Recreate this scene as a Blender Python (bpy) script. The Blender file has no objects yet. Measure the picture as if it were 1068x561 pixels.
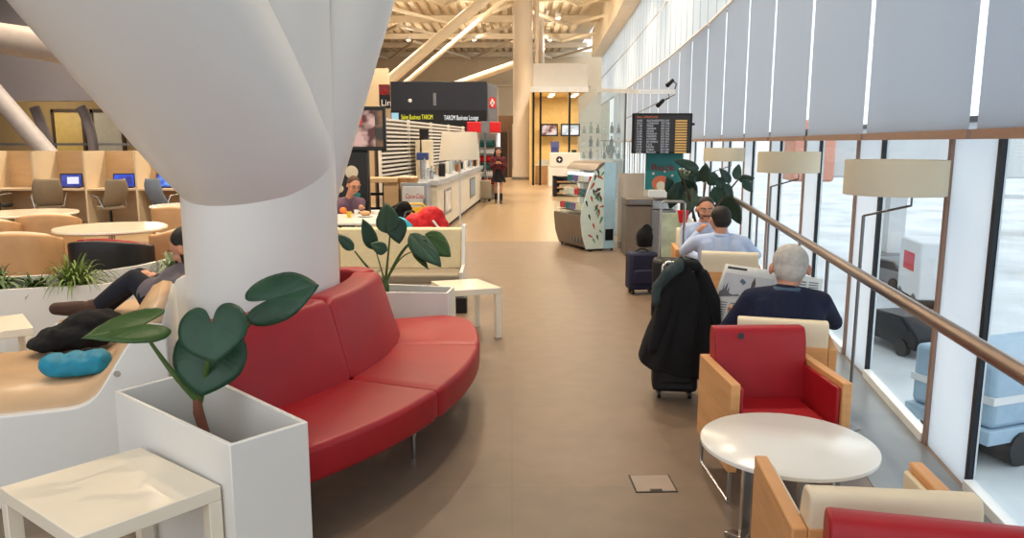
import bpy, math, random
from mathutils import Vector, Matrix, Euler
R=math.radians; PI=math.pi
random.seed(7)
SC=bpy.context.scene; COL=SC.collection
CAMF=800.0; CAMH=1.7; CT=math.atan(132/800)
def P(px,py,z=0.0):
    "ground-plane survey: the point at height z seen at photo position px,py"
    dx=(px-534)/CAMF; dy=-(py-280.5)/CAMF
    d=(dx,math.cos(CT)+dy*math.sin(CT),-math.sin(CT)+dy*math.cos(CT)); t=(z-CAMH)/d[2]
    return Vector((d[0]*t,d[1]*t,z))
def Q(px,py,Y):
    "the point at distance Y seen at photo position px,py"
    dx=(px-534)/CAMF; dy=-(py-280.5)/CAMF
    d=(dx,math.cos(CT)+dy*math.sin(CT),-math.sin(CT)+dy*math.cos(CT)); t=Y/d[1]
    return Vector((d[0]*t,Y,CAMH+d[2]*t))
# ---------------------------------------------------------------- materials
def srgb(c):
    return tuple((v/12.92 if v<=.04045 else ((v+.055)/1.055)**2.4) for v in [x/255 for x in c])+(1,)
def mat(name,c,rough=.5,metal=0,var=.06,scale=6,bump=0,bscale=60,coat=0,spec=.4,trans=0,stretch=None):
    m=bpy.data.materials.new(name); m.use_nodes=True; nt=m.node_tree; b=nt.nodes['Principled BSDF']
    base=srgb(c)
    b.inputs['Roughness'].default_value=rough; b.inputs['Metallic'].default_value=metal
    b.inputs['Coat Weight'].default_value=coat; b.inputs['Specular IOR Level'].default_value=spec
    tc=nt.nodes.new('ShaderNodeTexCoord'); mp=nt.nodes.new('ShaderNodeMapping'); nt.links.new(tc.outputs['Object'],mp.inputs[0])
    if stretch: mp.inputs['Scale'].default_value=stretch
    n=nt.nodes.new('ShaderNodeTexNoise'); n.inputs['Scale'].default_value=scale; n.inputs['Detail'].default_value=5
    nt.links.new(mp.outputs[0],n.inputs['Vector'])
    r=nt.nodes.new('ShaderNodeValToRGB'); nt.links.new(n.outputs['Fac'],r.inputs[0])
    r.color_ramp.elements[0].position=.3; r.color_ramp.elements[1].position=.7
    r.color_ramp.elements[0].color=tuple(x*(1-var) for x in base[:3])+(1,)
    r.color_ramp.elements[1].color=tuple(min(1,x*(1+var)) for x in base[:3])+(1,)
    nt.links.new(r.outputs[0],b.inputs['Base Color'])
    if bump:
        n2=nt.nodes.new('ShaderNodeTexNoise'); n2.inputs['Scale'].default_value=bscale; nt.links.new(tc.outputs['Object'],n2.inputs['Vector'])
        bp=nt.nodes.new('ShaderNodeBump'); bp.inputs['Strength'].default_value=bump; bp.inputs['Distance'].default_value=.01
        nt.links.new(n2.outputs['Fac'],bp.inputs['Height']); nt.links.new(bp.outputs[0],b.inputs['Normal'])
    if trans: b.inputs['Transmission Weight'].default_value=trans
    return m
def emit(name,c,s,tex=None):
    m=bpy.data.materials.new(name); m.use_nodes=True; nt=m.node_tree; b=nt.nodes['Principled BSDF']
    b.inputs['Base Color'].default_value=(.02,.02,.02,1); b.inputs['Emission Color'].default_value=srgb(c); b.inputs['Emission Strength'].default_value=s
    if tex:
        tc=nt.nodes.new('ShaderNodeTexCoord'); n=nt.nodes.new('ShaderNodeTexNoise'); n.inputs['Scale'].default_value=tex[0]
        r=nt.nodes.new('ShaderNodeValToRGB'); nt.links.new(tc.outputs['Object'],n.inputs['Vector']); nt.links.new(n.outputs['Fac'],r.inputs[0])
        r.color_ramp.elements[0].position=.42; r.color_ramp.elements[1].position=.6
        r.color_ramp.elements[0].color=srgb(tex[1]); r.color_ramp.elements[1].color=srgb(tex[2]); nt.links.new(r.outputs[0],b.inputs['Emission Color'])
    return m
def glass(name,tint=(1,1,1),gloss=.08,rough=0.0):
    m=bpy.data.materials.new(name); m.use_nodes=True; nt=m.node_tree; nt.nodes.clear()
    o=nt.nodes.new('ShaderNodeOutputMaterial'); mx=nt.nodes.new('ShaderNodeMixShader'); t=nt.nodes.new('ShaderNodeBsdfTransparent'); g=nt.nodes.new('ShaderNodeBsdfGlossy')
    t.inputs[0].default_value=tint+(1,); g.inputs['Roughness'].default_value=rough; mx.inputs[0].default_value=gloss
    nt.links.new(t.outputs[0],mx.inputs[1]); nt.links.new(g.outputs[0],mx.inputs[2]); nt.links.new(mx.outputs[0],o.inputs[0]); return m
def translucent(name,c,f=.6,c2=None,clear=0):
    m=bpy.data.materials.new(name); m.use_nodes=True; nt=m.node_tree; nt.nodes.clear()
    o=nt.nodes.new('ShaderNodeOutputMaterial'); mx=nt.nodes.new('ShaderNodeMixShader'); t=nt.nodes.new('ShaderNodeBsdfTranslucent'); g=nt.nodes.new('ShaderNodeBsdfDiffuse')
    t.inputs[0].default_value=srgb(c2 or c); g.inputs[0].default_value=srgb(c); mx.inputs[0].default_value=f
    n=nt.nodes.new('ShaderNodeTexNoise'); n.inputs['Scale'].default_value=220
    bp=nt.nodes.new('ShaderNodeBump'); bp.inputs['Strength'].default_value=.05; nt.links.new(n.outputs['Fac'],bp.inputs['Height']); nt.links.new(bp.outputs[0],g.inputs['Normal'])
    nt.links.new(g.outputs[0],mx.inputs[1]); nt.links.new(t.outputs[0],mx.inputs[2])
    last=mx
    if clear:
        tr=nt.nodes.new('ShaderNodeBsdfTransparent'); m2=nt.nodes.new('ShaderNodeMixShader'); m2.inputs[0].default_value=clear
        nt.links.new(mx.outputs[0],m2.inputs[1]); nt.links.new(tr.outputs[0],m2.inputs[2]); last=m2
    nt.links.new(last.outputs[0],o.inputs[0]); return m
def brickmat(name,c1,c2,mortar,w,h,rough=.3,msize=.004):
    m=mat(name,c1,rough); nt=m.node_tree; b=nt.nodes['Principled BSDF']; r=[n for n in nt.nodes if n.type=='VALTORGB'][0]
    k=nt.nodes.new('ShaderNodeTexBrick'); k.inputs['Scale'].default_value=1; k.inputs['Brick Width'].default_value=w; k.inputs['Row Height'].default_value=h
    k.inputs['Mortar Size'].default_value=msize; k.offset=0; k.inputs['Color1'].default_value=srgb(c1); k.inputs['Color2'].default_value=srgb(c2); k.inputs['Mortar'].default_value=srgb(mortar)
    tc=[n for n in nt.nodes if n.type=='TEX_COORD'][0]; nt.links.new(tc.outputs['Object'],k.inputs['Vector'])
    mx=nt.nodes.new('ShaderNodeMix'); mx.data_type='RGBA'; mx.blend_type='MULTIPLY'; mx.inputs[0].default_value=.35
    nt.links.new(k.outputs['Color'],mx.inputs[6]); n=[n for n in nt.nodes if n.type=='TEX_NOISE'][0]; nt.links.new(n.outputs['Fac'],mx.inputs[7])
    nt.links.new(mx.outputs[2],b.inputs['Base Color']); return m
m_floor=brickmat('floor_stone',(134,114,96),(131,112,94),(126,108,90),1.2,1.2,.40)
m_tile=brickmat('floor_tile',(172,146,112),(166,140,107),(140,118,92),.6,.6,.28)
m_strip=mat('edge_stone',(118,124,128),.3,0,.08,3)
m_white=mat('white_lacquer',(226,224,218),.22,0,.015,3,spec=.5)
m_whitetop=mat('ivory_lacquer',(236,226,206),.12,0,.015,3)
m_column=mat('painted_steel',(228,225,220),.36,0,.02,1.5)
m_red=mat('red_leather',(156,20,30),.42,0,.07,7,.12,260)
m_cream=mat('cream_leather',(222,208,180),.45,0,.04,8,.1,220)
m_benchfab=mat('cream_fabric',(238,222,180),.8,0,.05,30,.1,300)
m_greyfab=mat('taupe_fabric',(150,138,118),.9,0,.06,40,.2,300)
m_wood=mat('light_beech',(205,150,96),.42,0,.12,3,.04,90,stretch=(1,1,9))
m_woodp=mat('maple_panel',(204,170,128),.5,0,.06,2,stretch=(1,1,6))
m_woodseat=mat('honey_laminate',(206,172,134),.35,0,.06,5)
m_chrome=mat('brushed_steel',(190,190,190),.22,1,.03,20)
m_dark=mat('dark_metal',(38,40,44),.4,.6,.05)
m_black=mat('black_plastic',(18,18,20),.4)
m_blackcloth=mat('black_wool',(13,13,15),.95,0,.2,30,.4,160)
m_navy=mat('navy_knit',(26,32,56),.95,0,.15,50,.5,260)
m_blueshirt=mat('light_blue_cotton',(176,192,222),.85,0,.05,20,.15,120)
m_collar=mat('slate_collar',(70,92,112),.9,0,.1,30)
m_skin=mat('skin',(196,140,112),.5,0,.06,12)
m_hairw=mat('white_hair',(178,174,168),.8,0,.12,40,.3,160)
m_hairk=mat('dark_hair',(26,20,17),.6,0,.3,60,.5,120)
m_leaf=mat('dark_green_leaf',(34,68,48),.42,0,.18,9,.1,40)
m_leaf2=mat('olive_green_leaf',(52,82,32),.35,0,.2,9,.1,40)
m_stem=mat('green_stalk',(70,96,44),.4,0,.15,20)
m_spider=mat('grass_blade',(104,126,56),.5,0,.3,12)
m_rubber=mat('rubber_leaf',(34,58,46),.25,0,.2,6)
m_soil=mat('potting_soil',(40,30,22),.95,0,.3,60,1,80)
m_copper=mat('copper_anodised',(158,128,112),.4,.3,.05)
m_mull=mat('mullion_black',(30,36,44),.4,.3)
m_sill=mat('white_frame',(226,230,232),.35)
m_glass=glass('window_glass',(.93,.97,.98),.05)
m_screen_glass=glass('partition_glass',(.80,.88,.90),.10,.05)
m_panel=translucent('frosted_panel',(240,246,250),.72)
m_clere=translucent('clerestory_panel',(232,238,240),.75,clear=.12)
m_blind=translucent('blind_fabric',(208,214,222),.72)
m_rail=mat('bronze_steel_rail',(140,124,114),.3,.8,.05)
m_deck=mat('roof_deck_cream',(214,198,170),.5,0,.05,2)
m_truss=mat('truss_cream',(224,212,190),.5,0,.04,2)
m_wallcream=mat('wall_cream',(216,198,168),.7,0,.04,1)
m_wallgrey=mat('wall_mauve_grey',(126,124,132),.8,0,.05,1)
m_shade=translucent('lamp_linen',(232,226,208),.42)
m_shadew=translucent('lamp_linen_white',(250,244,232),.5)
m_frost=translucent('frosted_partition',(190,208,214),.5,clear=.68)
m_pole=mat('pole_paint',(196,188,178),.5,0,.03,1)
m_signblack=mat('sign_navy',(34,38,50),.5,0,.08,2)
m_slat=mat('slat_white',(230,224,212),.5)
m_counter=mat('counter_cream',(224,214,192),.35)
m_countertop=mat('counter_top_grey',(178,182,186),.25)
m_darkbrown=mat('dark_brown',(58,40,30),.6)
m_brownbox=mat('tan_leather',(188,146,102),.5,0,.08,6,.1,120)
m_chairgrey=mat('beige_grey_mesh',(132,118,98),.8,0,.08,40)
m_bluechair=mat('slate_blue_mesh',(110,122,140),.8,0,.08,40)
m_teal=mat('teal_nylon',(20,128,158),.6,0,.15,14,.4,30)
m_redcloth=mat('red_nylon',(206,24,32),.6,0,.12,14,.3,30)
m_paper=mat('newsprint',(206,206,202),.9,0,.04,40)
m_ink=mat('ink_grey',(110,110,112),.9)
m_inkdark=mat('ink_dark',(64,60,62),.9)
m_navycase=mat('navy_suitcase',(26,30,58),.7,0,.12,40,.2,200)
m_blackcase=mat('black_suitcase',(22,22,25),.55,0,.12,40,.2,200)
m_shoe=mat('brown_suede',(66,44,34),.8,0,.15,20)
m_sole=mat('tan_sole',(170,140,112),.7)
m_jean=mat('dark_denim',(24,26,38),.9,0,.15,60)
m_greyshirt=mat('grey_cotton',(98,92,98),.9,0,.08,30)
m_red2=mat('sign_red',(200,26,34),.5)
m_white2=mat('print_white',(240,240,240),.5)
m_grey=mat('mid_grey_metal',(128,128,130),.35,.6)
m_bin=mat('bin_taupe',(122,110,98),.4,.4)
m_tealposter=mat('poster_teal',(38,112,112),.5,0,.1,4)
m_yellowwall=mat('ochre_wall',(214,184,124),.7)
m_beige=mat('beige_board',(206,192,176),.6)
# ---------------------------------------------------------------- mesh builder
class MB:
    def __init__(s): s.v=[]; s.f=[]
    def add(s,vs,fs,M=None):
        o=len(s.v)
        s.v+= [tuple((M@Vector(p)) if M is not None else p) for p in vs]; s.f+=[tuple(i+o for i in f) for f in fs]; return s
    def box(s,c,d,rz=0,M=None,rx=0,ry=0):
        x,y,z=[k/2 for k in d]
        vs=[(-x,-y,-z),(x,-y,-z),(x,y,-z),(-x,y,-z),(-x,-y,z),(x,-y,z),(x,y,z),(-x,y,z)]
        fs=[(0,3,2,1),(4,5,6,7),(0,1,5,4),(1,2,6,5),(2,3,7,6),(3,0,4,7)]
        T=Matrix.Translation(c)@Euler((rx,ry,rz)).to_matrix().to_4x4()
        if M is not None: T=M@T
        return s.add(vs,fs,T)
    def bx(s,x0,x1,y0,y1,z0,z1,rz=0): return s.box(((x0+x1)/2,(y0+y1)/2,(z0+z1)/2),(x1-x0,y1-y0,z1-z0),rz)
    def beam(s,a,b,w,h,up=(0,0,1)):
        a=Vector(a); b=Vector(b); d=b-a; L=d.length; y=d.normalized(); x=y.cross(Vector(up))
        if x.length<1e-4: x=Vector((1,0,0))
        x.normalize(); z=x.cross(y); M=Matrix((x,y,z)).transposed().to_4x4(); M.translation=(a+b)/2
        return s.box((0,0,0),(w,L,h),M=M)
    def tube(s,pts,r,n=12,close=False,round_ends=False):
        pts=[Vector(p) for p in pts]; rs=list(r) if hasattr(r,'__len__') else [r]*len(pts)
        if round_ends:
            a,b=pts[0],pts[-1]; da=(pts[0]-pts[1]).normalized(); db=(pts[-1]-pts[-2]).normalized(); ra,rb=rs[0],rs[-1]
            pre=[];prer=[];post=[];postr=[]
            for k in (0,.35,.7):
                ang=k*PI/2; pre.append(a+da*ra*math.cos(ang)); prer.append(max(ra*math.sin(ang),ra*.02))
                post.insert(0,b+db*rb*math.cos(ang)); postr.insert(0,max(rb*math.sin(ang),rb*.02))
            pts=pre+pts+post; rs=prer+rs+postr
        m=len(pts); tg=[]
        for i in range(m):
            if close: t=pts[(i+1)%m]-pts[i-1]
            else: t=pts[min(i+1,m-1)]-pts[max(i-1,0)]
            tg.append(t.normalized())
        u=tg[0].orthogonal().normalized(); vs=[]
        for i in range(m):
            u=(u-tg[i]*u.dot(tg[i])); u=u.normalized() if u.length>1e-6 else tg[i].orthogonal().normalized(); w=tg[i].cross(u)
            for k in range(n):
                a=2*PI*k/n; vs.append(pts[i]+(u*math.cos(a)+w*math.sin(a))*rs[i])
        fs=[]
        for i in range(m if close else m-1):
            j=(i+1)%m
            for k in range(n): l=(k+1)%n; fs.append((i*n+k,i*n+l,j*n+l,j*n+k))
        if not close: fs.append(tuple(range(n-1,-1,-1))); fs.append(tuple((m-1)*n+k for k in range(n)))
        return s.add(vs,fs)
    def cap(s,a,b,r0,r1=None,n=12): return s.tube([a,b],[r0,r1 if r1 else r0],n,round_ends=True)
    def lathe(s,prof,c=(0,0,0),n=32,M=None,a0=0,a1=2*PI):
        full=abs(a1-a0-2*PI)<1e-6; cnt=n if full else n+1; vs=[]
        for r,z in prof:
            for k in range(cnt):
                a=a0+(a1-a0)*k/n; vs.append((c[0]+r*math.cos(a),c[1]+r*math.sin(a),c[2]+z))
        fs=[]
        for i in range(len(prof)-1):
            for k in range(n):
                l=(k+1)%cnt; fs.append((i*cnt+k,i*cnt+l,(i+1)*cnt+l,(i+1)*cnt+k))
        if full:
            if prof[0][0]>1e-5: fs.append(tuple(range(cnt-1,-1,-1)))
            if prof[-1][0]>1e-5: fs.append(tuple((len(prof)-1)*cnt+k for k in range(cnt)))
        return s.add(vs,fs,M)
    def cyl(s,c,r,h,n=24,r2=None): return s.lathe([(r,0),(r2 if r2 is not None else r,h)],c,n)
    def prism(s,out,z0,z1,M=None):
        n=len(out); vs=[(x,y,z0) for x,y in out]+[(x,y,z1) for x,y in out]
        fs=[tuple(range(n-1,-1,-1)),tuple(range(n,2*n))]+[(i,(i+1)%n,(i+1)%n+n,i+n) for i in range(n)]
        return s.add(vs,fs,M)
    def ell(s,c,r,rot=None,n=16,m=10):
        M=Matrix.Translation(c)@((rot if rot is not None else Matrix.Identity(4)))
        prof=[(math.sin(PI*i/m),-math.cos(PI*i/m)) for i in range(m+1)]
        vs=[];
        for a,z in prof:
            for k in range(n): t=2*PI*k/n; vs.append((a*math.cos(t)*r[0],a*math.sin(t)*r[1],z*r[2]))
        fs=[]
        for i in range(m):
            for k in range(n): l=(k+1)%n; fs.append((i*n+k,i*n+l,(i+1)*n+l,(i+1)*n+k))
        return s.add(vs,fs,M)
    def grid(s,fn,nu,nv,closeu=False):
        vs=[fn(i/nu,j/nv) for i in range(nu+(0 if closeu else 1)) for j in range(nv+1)]; fs=[]
        for i in range(nu):
            i2=(i+1)%nu if closeu else i+1
            for j in range(nv): fs.append((i*(nv+1)+j,i2*(nv+1)+j,i2*(nv+1)+j+1,i*(nv+1)+j+1))
        return s.add(vs,fs)
def part(name,mb,m,parent=None,bevel=0,label=None,ang=35,weld=False,loc=None,stuff=False):
    me=bpy.data.meshes.new(name); me.from_pydata(mb.v,[],mb.f)
    if weld:
        import bmesh; bm=bmesh.new(); bm.from_mesh(me); bmesh.ops.remove_doubles(bm,verts=bm.verts,dist=1e-5); bmesh.ops.recalc_face_normals(bm,faces=bm.faces); bm.to_mesh(me); bm.free()
    me.polygons.foreach_set('use_smooth',[True]*len(me.polygons)); me.set_sharp_from_angle(angle=R(ang)); me.materials.append(m)
    o=bpy.data.objects.new(name,me); COL.objects.link(o)
    if parent is not None: o.parent=parent
    if bevel:
        b=o.modifiers.new('bevel','BEVEL'); b.width=bevel; b.segments=2; b.limit_method='ANGLE'; b.angle_limit=R(40)
    if label: o['label']=label
    if loc: o.location=loc
    if stuff: o['kind']='stuff'
    return o
def thing(name,label,cat,loc=(0,0,0),rz=0,group=None,kind=None):
    o=bpy.data.objects.new(name,None); o.empty_display_size=.1; COL.objects.link(o); o.location=loc; o.rotation_euler=(0,0,rz)
    if label: o['label']=label
    if cat: o['category']=cat
    if group: o['group']=group
    if kind: o['kind']=kind
    return o
def one(name,mb,m,label,cat,group=None,loc=(0,0,0),rz=0,**k):
    o=part(name,mb,m,None,**k); o.location=loc; o.rotation_euler=(0,0,rz); o['label']=label; o['category']=cat
    if group: o['group']=group
    return o
def struct(name,mb,m,parent=None,**k):
    o=part(name,mb,m,parent,**k)
    if parent is None: o['kind']='structure'
    return o
def dup(root,loc=None,rz=None,label=None,group=None,scale=None):
    def cp(o,par):
        c=o.copy(); COL.objects.link(c)
        if par is not None: c.parent=par
        for ch in [x for x in list(bpy.data.objects) if x.parent==o]: cp(ch,c)
        return c
    r=cp(root,None)
    if loc is not None: r.location=loc
    if rz is not None: r.rotation_euler=(0,0,rz)
    if label: r['label']=label
    if group: r['group']=group
    if scale: r.scale=scale
    return r
def text(name,s,size,m,parent,loc,rot,depth=.002,align='LEFT',bold=0,label=None):
    cu=bpy.data.curves.new(name,'FONT'); cu.body=s; cu.size=size; cu.extrude=depth; cu.align_x=align; cu.offset=bold
    t=bpy.data.objects.new('t',cu); COL.objects.link(t); dg=bpy.context.evaluated_depsgraph_get(); me=bpy.data.meshes.new_from_object(t.evaluated_get(dg))
    bpy.data.objects.remove(t); me.name=name; me.materials.clear(); me.materials.append(m)
    o=bpy.data.objects.new(name,me); COL.objects.link(o); o.parent=parent; o.location=loc; o.rotation_euler=rot
    if label: o['label']=label
    return o
def organic(name,mb,m,parent,vox=.014,it=5,label=None):
    o=part(name,mb,m,parent,label=label,ang=180); r=o.modifiers.new('skin','REMESH'); r.mode='VOXEL'; r.voxel_size=vox; r.use_smooth_shade=True
    s=o.modifiers.new('soft','SMOOTH'); s.factor=.5; s.iterations=it; return o
# ---------------------------------------------------------------- camera and world
cam=bpy.data.cameras.new('camera'); co=bpy.data.objects.new('camera',cam); COL.objects.link(co); SC.camera=co
cam.sensor_width=36; cam.lens=36*CAMF/1068; cam.clip_end=600; cam.clip_start=.05
co.location=(0,0,CAMH); co.rotation_euler=(PI/2-CT,0,0)
w=bpy.data.worlds.new('overcast_sky'); SC.world=w; w.use_nodes=True; nt=w.node_tree; bg=nt.nodes['Background']
tc=nt.nodes.new('ShaderNodeTexCoord'); sx=nt.nodes.new('ShaderNodeSeparateXYZ'); rp=nt.nodes.new('ShaderNodeValToRGB')
nt.links.new(tc.outputs['Generated'],sx.inputs[0]); nt.links.new(sx.outputs['Z'],rp.inputs[0])
rp.color_ramp.elements[0].color=(.74,.76,.78,1); rp.color_ramp.elements[1].color=(.90,.94,1,1); rp.color_ramp.elements[1].position=.6
e=rp.color_ramp.elements.new(.02); e.color=(.97,.98,.98,1)
nt.links.new(rp.outputs[0],bg.inputs[0]); bg.inputs[1].default_value=1.75
SC.view_settings.view_transform='Standard'; SC.view_settings.look='None'; SC.view_settings.gamma=1; SC.view_settings.exposure=0; SC.view_settings.use_curve_mapping=False
def lamp(name,kind,loc,power,color,size=.3,rot=(0,0,0),parent=None,spot=None):
    l=bpy.data.lights.new(name,kind); l.energy=power; l.color=color
    if kind=='AREA': l.size=size
    elif kind=='POINT': l.shadow_soft_size=size
    elif kind=='SPOT': l.shadow_soft_size=size; l.spot_size=spot or R(120); l.spot_blend=.6
    o=bpy.data.objects.new(name,l); COL.objects.link(o); o.location=loc; o.rotation_euler=rot
    if parent: o.parent=parent
    return o
# ---------------------------------------------------------------- the setting
WT=[(-8,.28),(-4,.95),(0,1.64),(3.57,2.26),(5.45,2.61),(7.35,2.92),(9.2,3.19),(11.1,3.45),(13,3.64),(14.8,3.81),(20.4,4.23),(32,4.84),(46,5.4),(61,5.9)]
def wx(Y):
    for (a,xa),(b,xb) in zip(WT,WT[1:]):
        if Y<=b: return xa+(xb-xa)*(Y-a)/(b-a)
    return WT[-1][1]

def slab(y0,y1,z0,z1):
    ys=[y0]+[y for y,_ in WT if y0<y<y1]+[y1]; return MB().prism([(-24,y0)]+[(wx(y)+.04,y) for y in ys]+[(-24,y1)],z0,z1)
struct('floor',slab(-8,13.25,-.3,0),m_floor)
struct('floor_tiles',slab(13.25,61,-.3,0),m_tile)
# window wall: curved run of bays, each with a frosted wall panel and a clear light
BY=[-2.05,-.15,1.72,3.60,5.47,7.36,9.24,11.12,13.0,14.9,16.8,18.7,20.6,22.5,24.4,26.3,28.2,30.1,32,34,36,38,40,42,44,46,48]
def vseg(mb,Ya,Yb,off0,off1,z0,z1):
    xa,xb=wx(Ya),wx(Yb); out=[(xa+off0,Ya),(xa+off1,Ya),(xb+off1,Yb),(xb+off0,Yb)]; return mb.prism(out,z0,z1)
pan=MB(); 
for i,(a,b) in enumerate(zip(BY,BY[1:])):
    vseg(pan,a+.02,a+.55,0,.05,0,1.80)
struct('wall_right_panel',pan,m_panel)
for i,(a,b) in enumerate(zip(BY,BY[1:])):
    w_=thing('window_%d'%(i+1),'full-height apron window between frosted panels' if 0 else None,None,(0,0,0),kind='structure')
    f=MB(); vseg(f,a-.022,a+.02,-.004,.022,0,1.80); part('mullion',f,m_mull,w_)
    f=MB(); vseg(f,a+.55,a+.59,-.02,.02,0,1.80); part('jamb',f,m_copper,w_)
    f=MB(); vseg(f,a+.59,b-.022,-.03,.03,0,.055); vseg(f,a+.59,b-.022,.0,.03,1.75,1.80); part('window_frame',f,m_sill,w_,bevel=.004)
    f=MB(); vseg(f,a+.59,b-.022,.016,.024,.055,1.75); part('pane',f,m_glass,w_)
f=MB(); h=MB()
for a,b in zip(BY,BY[1:]):
    vseg(f,a,b,-.03,.03,1.80,1.83); vseg(f,a,b,-.06,.03,3.94,3.98)
struct('trim_1',f,m_grey)
# clerestory: narrow translucent lights above the blinds
BC=[y for a,b in zip(BY,BY[1:]) for y in (a,(a+b)/2)]+[BY[-1]]
f=MB(); g=MB(); low=MB()
for i,(a,b) in enumerate(zip(BC,BC[1:])):
    vseg(f,a+.02,b-.02,.0,.02,3.98,6.9); vseg(g,a-.025,a+.02,-.002,.012,3.98,6.9); vseg(g,a+.02,b-.025,-.006,.0,5.55,5.60)
    vseg(low,a+.01,b-.01,.0,.01,1.83,3.94)
struct('window_30',f,m_clere); struct('window_31',low,m_glass); struct('trim_2',g,m_grey)
# outer bulkhead beam following the window wall
f=MB()
for a,b in zip(BY,BY[1:]):
    f.prism([(wx(a)-.62,a),(wx(a)+.3,a),(wx(b)+.3,b),(wx(b)-.62,b)],6.8,8.4)
struct('ceiling_beam',f,m_truss)
# grey stone edging under the windows
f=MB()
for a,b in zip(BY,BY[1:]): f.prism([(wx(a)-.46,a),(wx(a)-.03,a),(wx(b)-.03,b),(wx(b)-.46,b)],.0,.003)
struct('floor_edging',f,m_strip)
# blinds
ords='nearest second third fourth fifth sixth seventh eighth ninth tenth eleventh twelfth thirteenth fourteenth fifteenth sixteenth seventeenth eighteenth nineteenth twentieth'.split()
vis=0
for i,(a,b) in enumerate(zip(BY,BY[1:])):
    if a<1.5 or i>20: 
        if a>1.5: continue
    k=i-2
    lab='grey roller blind, %s from the camera along the window wall'%ords[k] if k>=0 else 'grey roller blind beside the camera, beyond the right edge'
    if k<-1: lab='grey roller blind behind the camera on the window wall'
    r_=thing('roller_blind',lab,'blind',(wx(a),a,0),group='grey roller blinds')
    f=MB(); xb=wx(b)-wx(a); L=b-a
    f.prism([(-.14,.035),(-.136,.035),(xb-.136,L-.035),(xb-.14,L-.035)],1.76,3.93); part('blind_fabric',f,m_blind,r_)
    f=MB(); f.prism([(-.155,.02),(-.12,.02),(xb-.12,L-.02),(xb-.155,L-.02)],1.715,1.76); part('bottom_rail',f,m_copper,r_)
    f=MB(); f.tube([(-.12,.02,3.9),(xb-.12,L-.02,3.9)],.035); part('roller',f,m_sill,r_)
# handrail
def rx_(Y): return 1.19+.166*Y
hr=thing('handrail','long bronze steel handrail running beside the windows','handrail',(rx_(0),0,0))
pts=[(rx_(Y)-rx_(0),Y,1.0) for Y in (-1.5,1,3,5,7,9,10.6)]; pts+=[(rx_(10.75)-rx_(0),10.75,.97),(rx_(10.8)-rx_(0),10.8,.9)]
part('rail',MB().tube(pts,.03,16),m_rail,hr)
for Y in (.7,2.0,4.75,7.7,10.8):
    part('post',MB().cyl((rx_(Y)-rx_(0),Y,0),.011,1.0-(.1 if Y>10 else .02)),m_grey,hr)
# ceiling: corrugated deck, chords, bracing
def deck(x0,x1,y0,y1,z,per=.5,h=.16):
    f=MB(); n=int((x1-x0)/per); vs=[];
    prof=[]
    for i in range(n):
        x=x0+i*per; prof+=[(x,0),(x+per*.5,0),(x+per*.58,h),(x+per*.92,h)]
    for y in (y0,y1): vs+=[(x,y,z+q) for x,q in prof]
    m=len(prof); f.add(vs,[(i,i+1,m+i+1,m+i) for i in range(m-1)]); return f
f=MB(); g=MB()
for ya,yb in ((-2,3),(3,9),(9,16),(16,30),(30,61)):
    d_=deck(-24,wx(ya)-.3,ya,yb,8.3); f.add(d_.v,d_.f); g.bx(-24.5,wx(ya)+.2,ya,yb,8.6,8.7)
struct('ceiling',f,m_deck); struct('roof',g,m_deck)
f=MB()
for Y in (6,14,22,30,36,42,48.7,53,58.5): f.bx(-24,wx(Y)-.6,Y-.10,Y+.10,7.95,8.28)
for k,(ya,yb) in enumerate([(30,36),(36,42),(42,48.7),(48.7,58.5)]):
    for x in (-12,-6,0):
        f.beam((x,ya,7.8),(x+3,yb,7.8),.14,.14); f.beam((x+6,ya,7.8),(x+3,yb,7.8),.14,.14)
struct('ceiling_truss',f,m_truss)
struct('ceiling_duct',MB().tube([Q(563,-30,34),Q(565,66,50)],.18,12),m_truss)
struct('wall_back',MB().bx(-24,7.5,60,60.3,0,8.5).bx(-24,6,59.6,60,5.9,6.1),m_wallcream)
struct('wall_left',MB().bx(-24.2,-24,-8,60,0,8.5),m_wallgrey)
# left background: bulkhead over glazed corridor
f=MB().bx(-24,-5.5,20.2,21.2,2.95,8.3); struct('wall_bulkhead',f,m_wallgrey)
struct('trim_3',MB().bx(-24,-5.5,20.05,20.3,2.75,2.97),m_wallgrey)
struct('wall_corridor',MB().bx(-24,-5,24,24.2,0,3.4),mat('corridor_wall',(150,128,92),.7))
struct('wall_corridor_side',MB().bx(-5.5,-5.3,20.2,24.2,0,8.3).bx(-8.8,-8.1,20.4,20.9,0,2.95),m_wallgrey)
struct('baseboard_corridor',MB().bx(-24,-5.5,20.5,20.6,1.62,1.68),m_grey)
dn=1
for x_ in (-14,-10.5): lamp('corridor_fill','POINT',(x_,22.4,2.6),90,(1,.85,.6),.2)  # unseen point lights without fittings, added to brighten the dark corridor and its doors
for x in (-13.6,-12.4,-10.6):
    d=thing('door_%d'%dn,None,None,(x,23.95,0),kind='structure'); dn+=1
    part('door_leaf',MB().bx(-.42,.42,-.03,.03,0,2.6),mat('ochre_door%d'%dn,(186,160,96) if x<-12.5 or x>-11 else (170,168,160),.5),d,bevel=.01)
    part('door_frame',MB().bx(-.5,-.42,-.06,.05,0,2.7).bx(.42,.5,-.06,.05,0,2.7).bx(-.5,.5,-.06,.05,2.6,2.7),m_darkbrown,d)
def bent(p0,p1,p2,r,nm,lab):
    f=MB(); L=[]
    for i in range(13):
        t=i/12; L.append(Vector(p0)*(1-t)**2+2*Vector(p1)*t*(1-t)+Vector(p2)*t*t)
    L.append(Vector((L[-1].x,L[-1].y,0)))
    return one(nm,f.tube(L,r,12),m_wallgrey,lab,'strut')
bent(Q(36,112,20.6),Q(46,135,20.6),Q(54,160,20.6),.13,'curved_mullion','curved grey strut in the corridor window above the leftmost booth')
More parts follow.
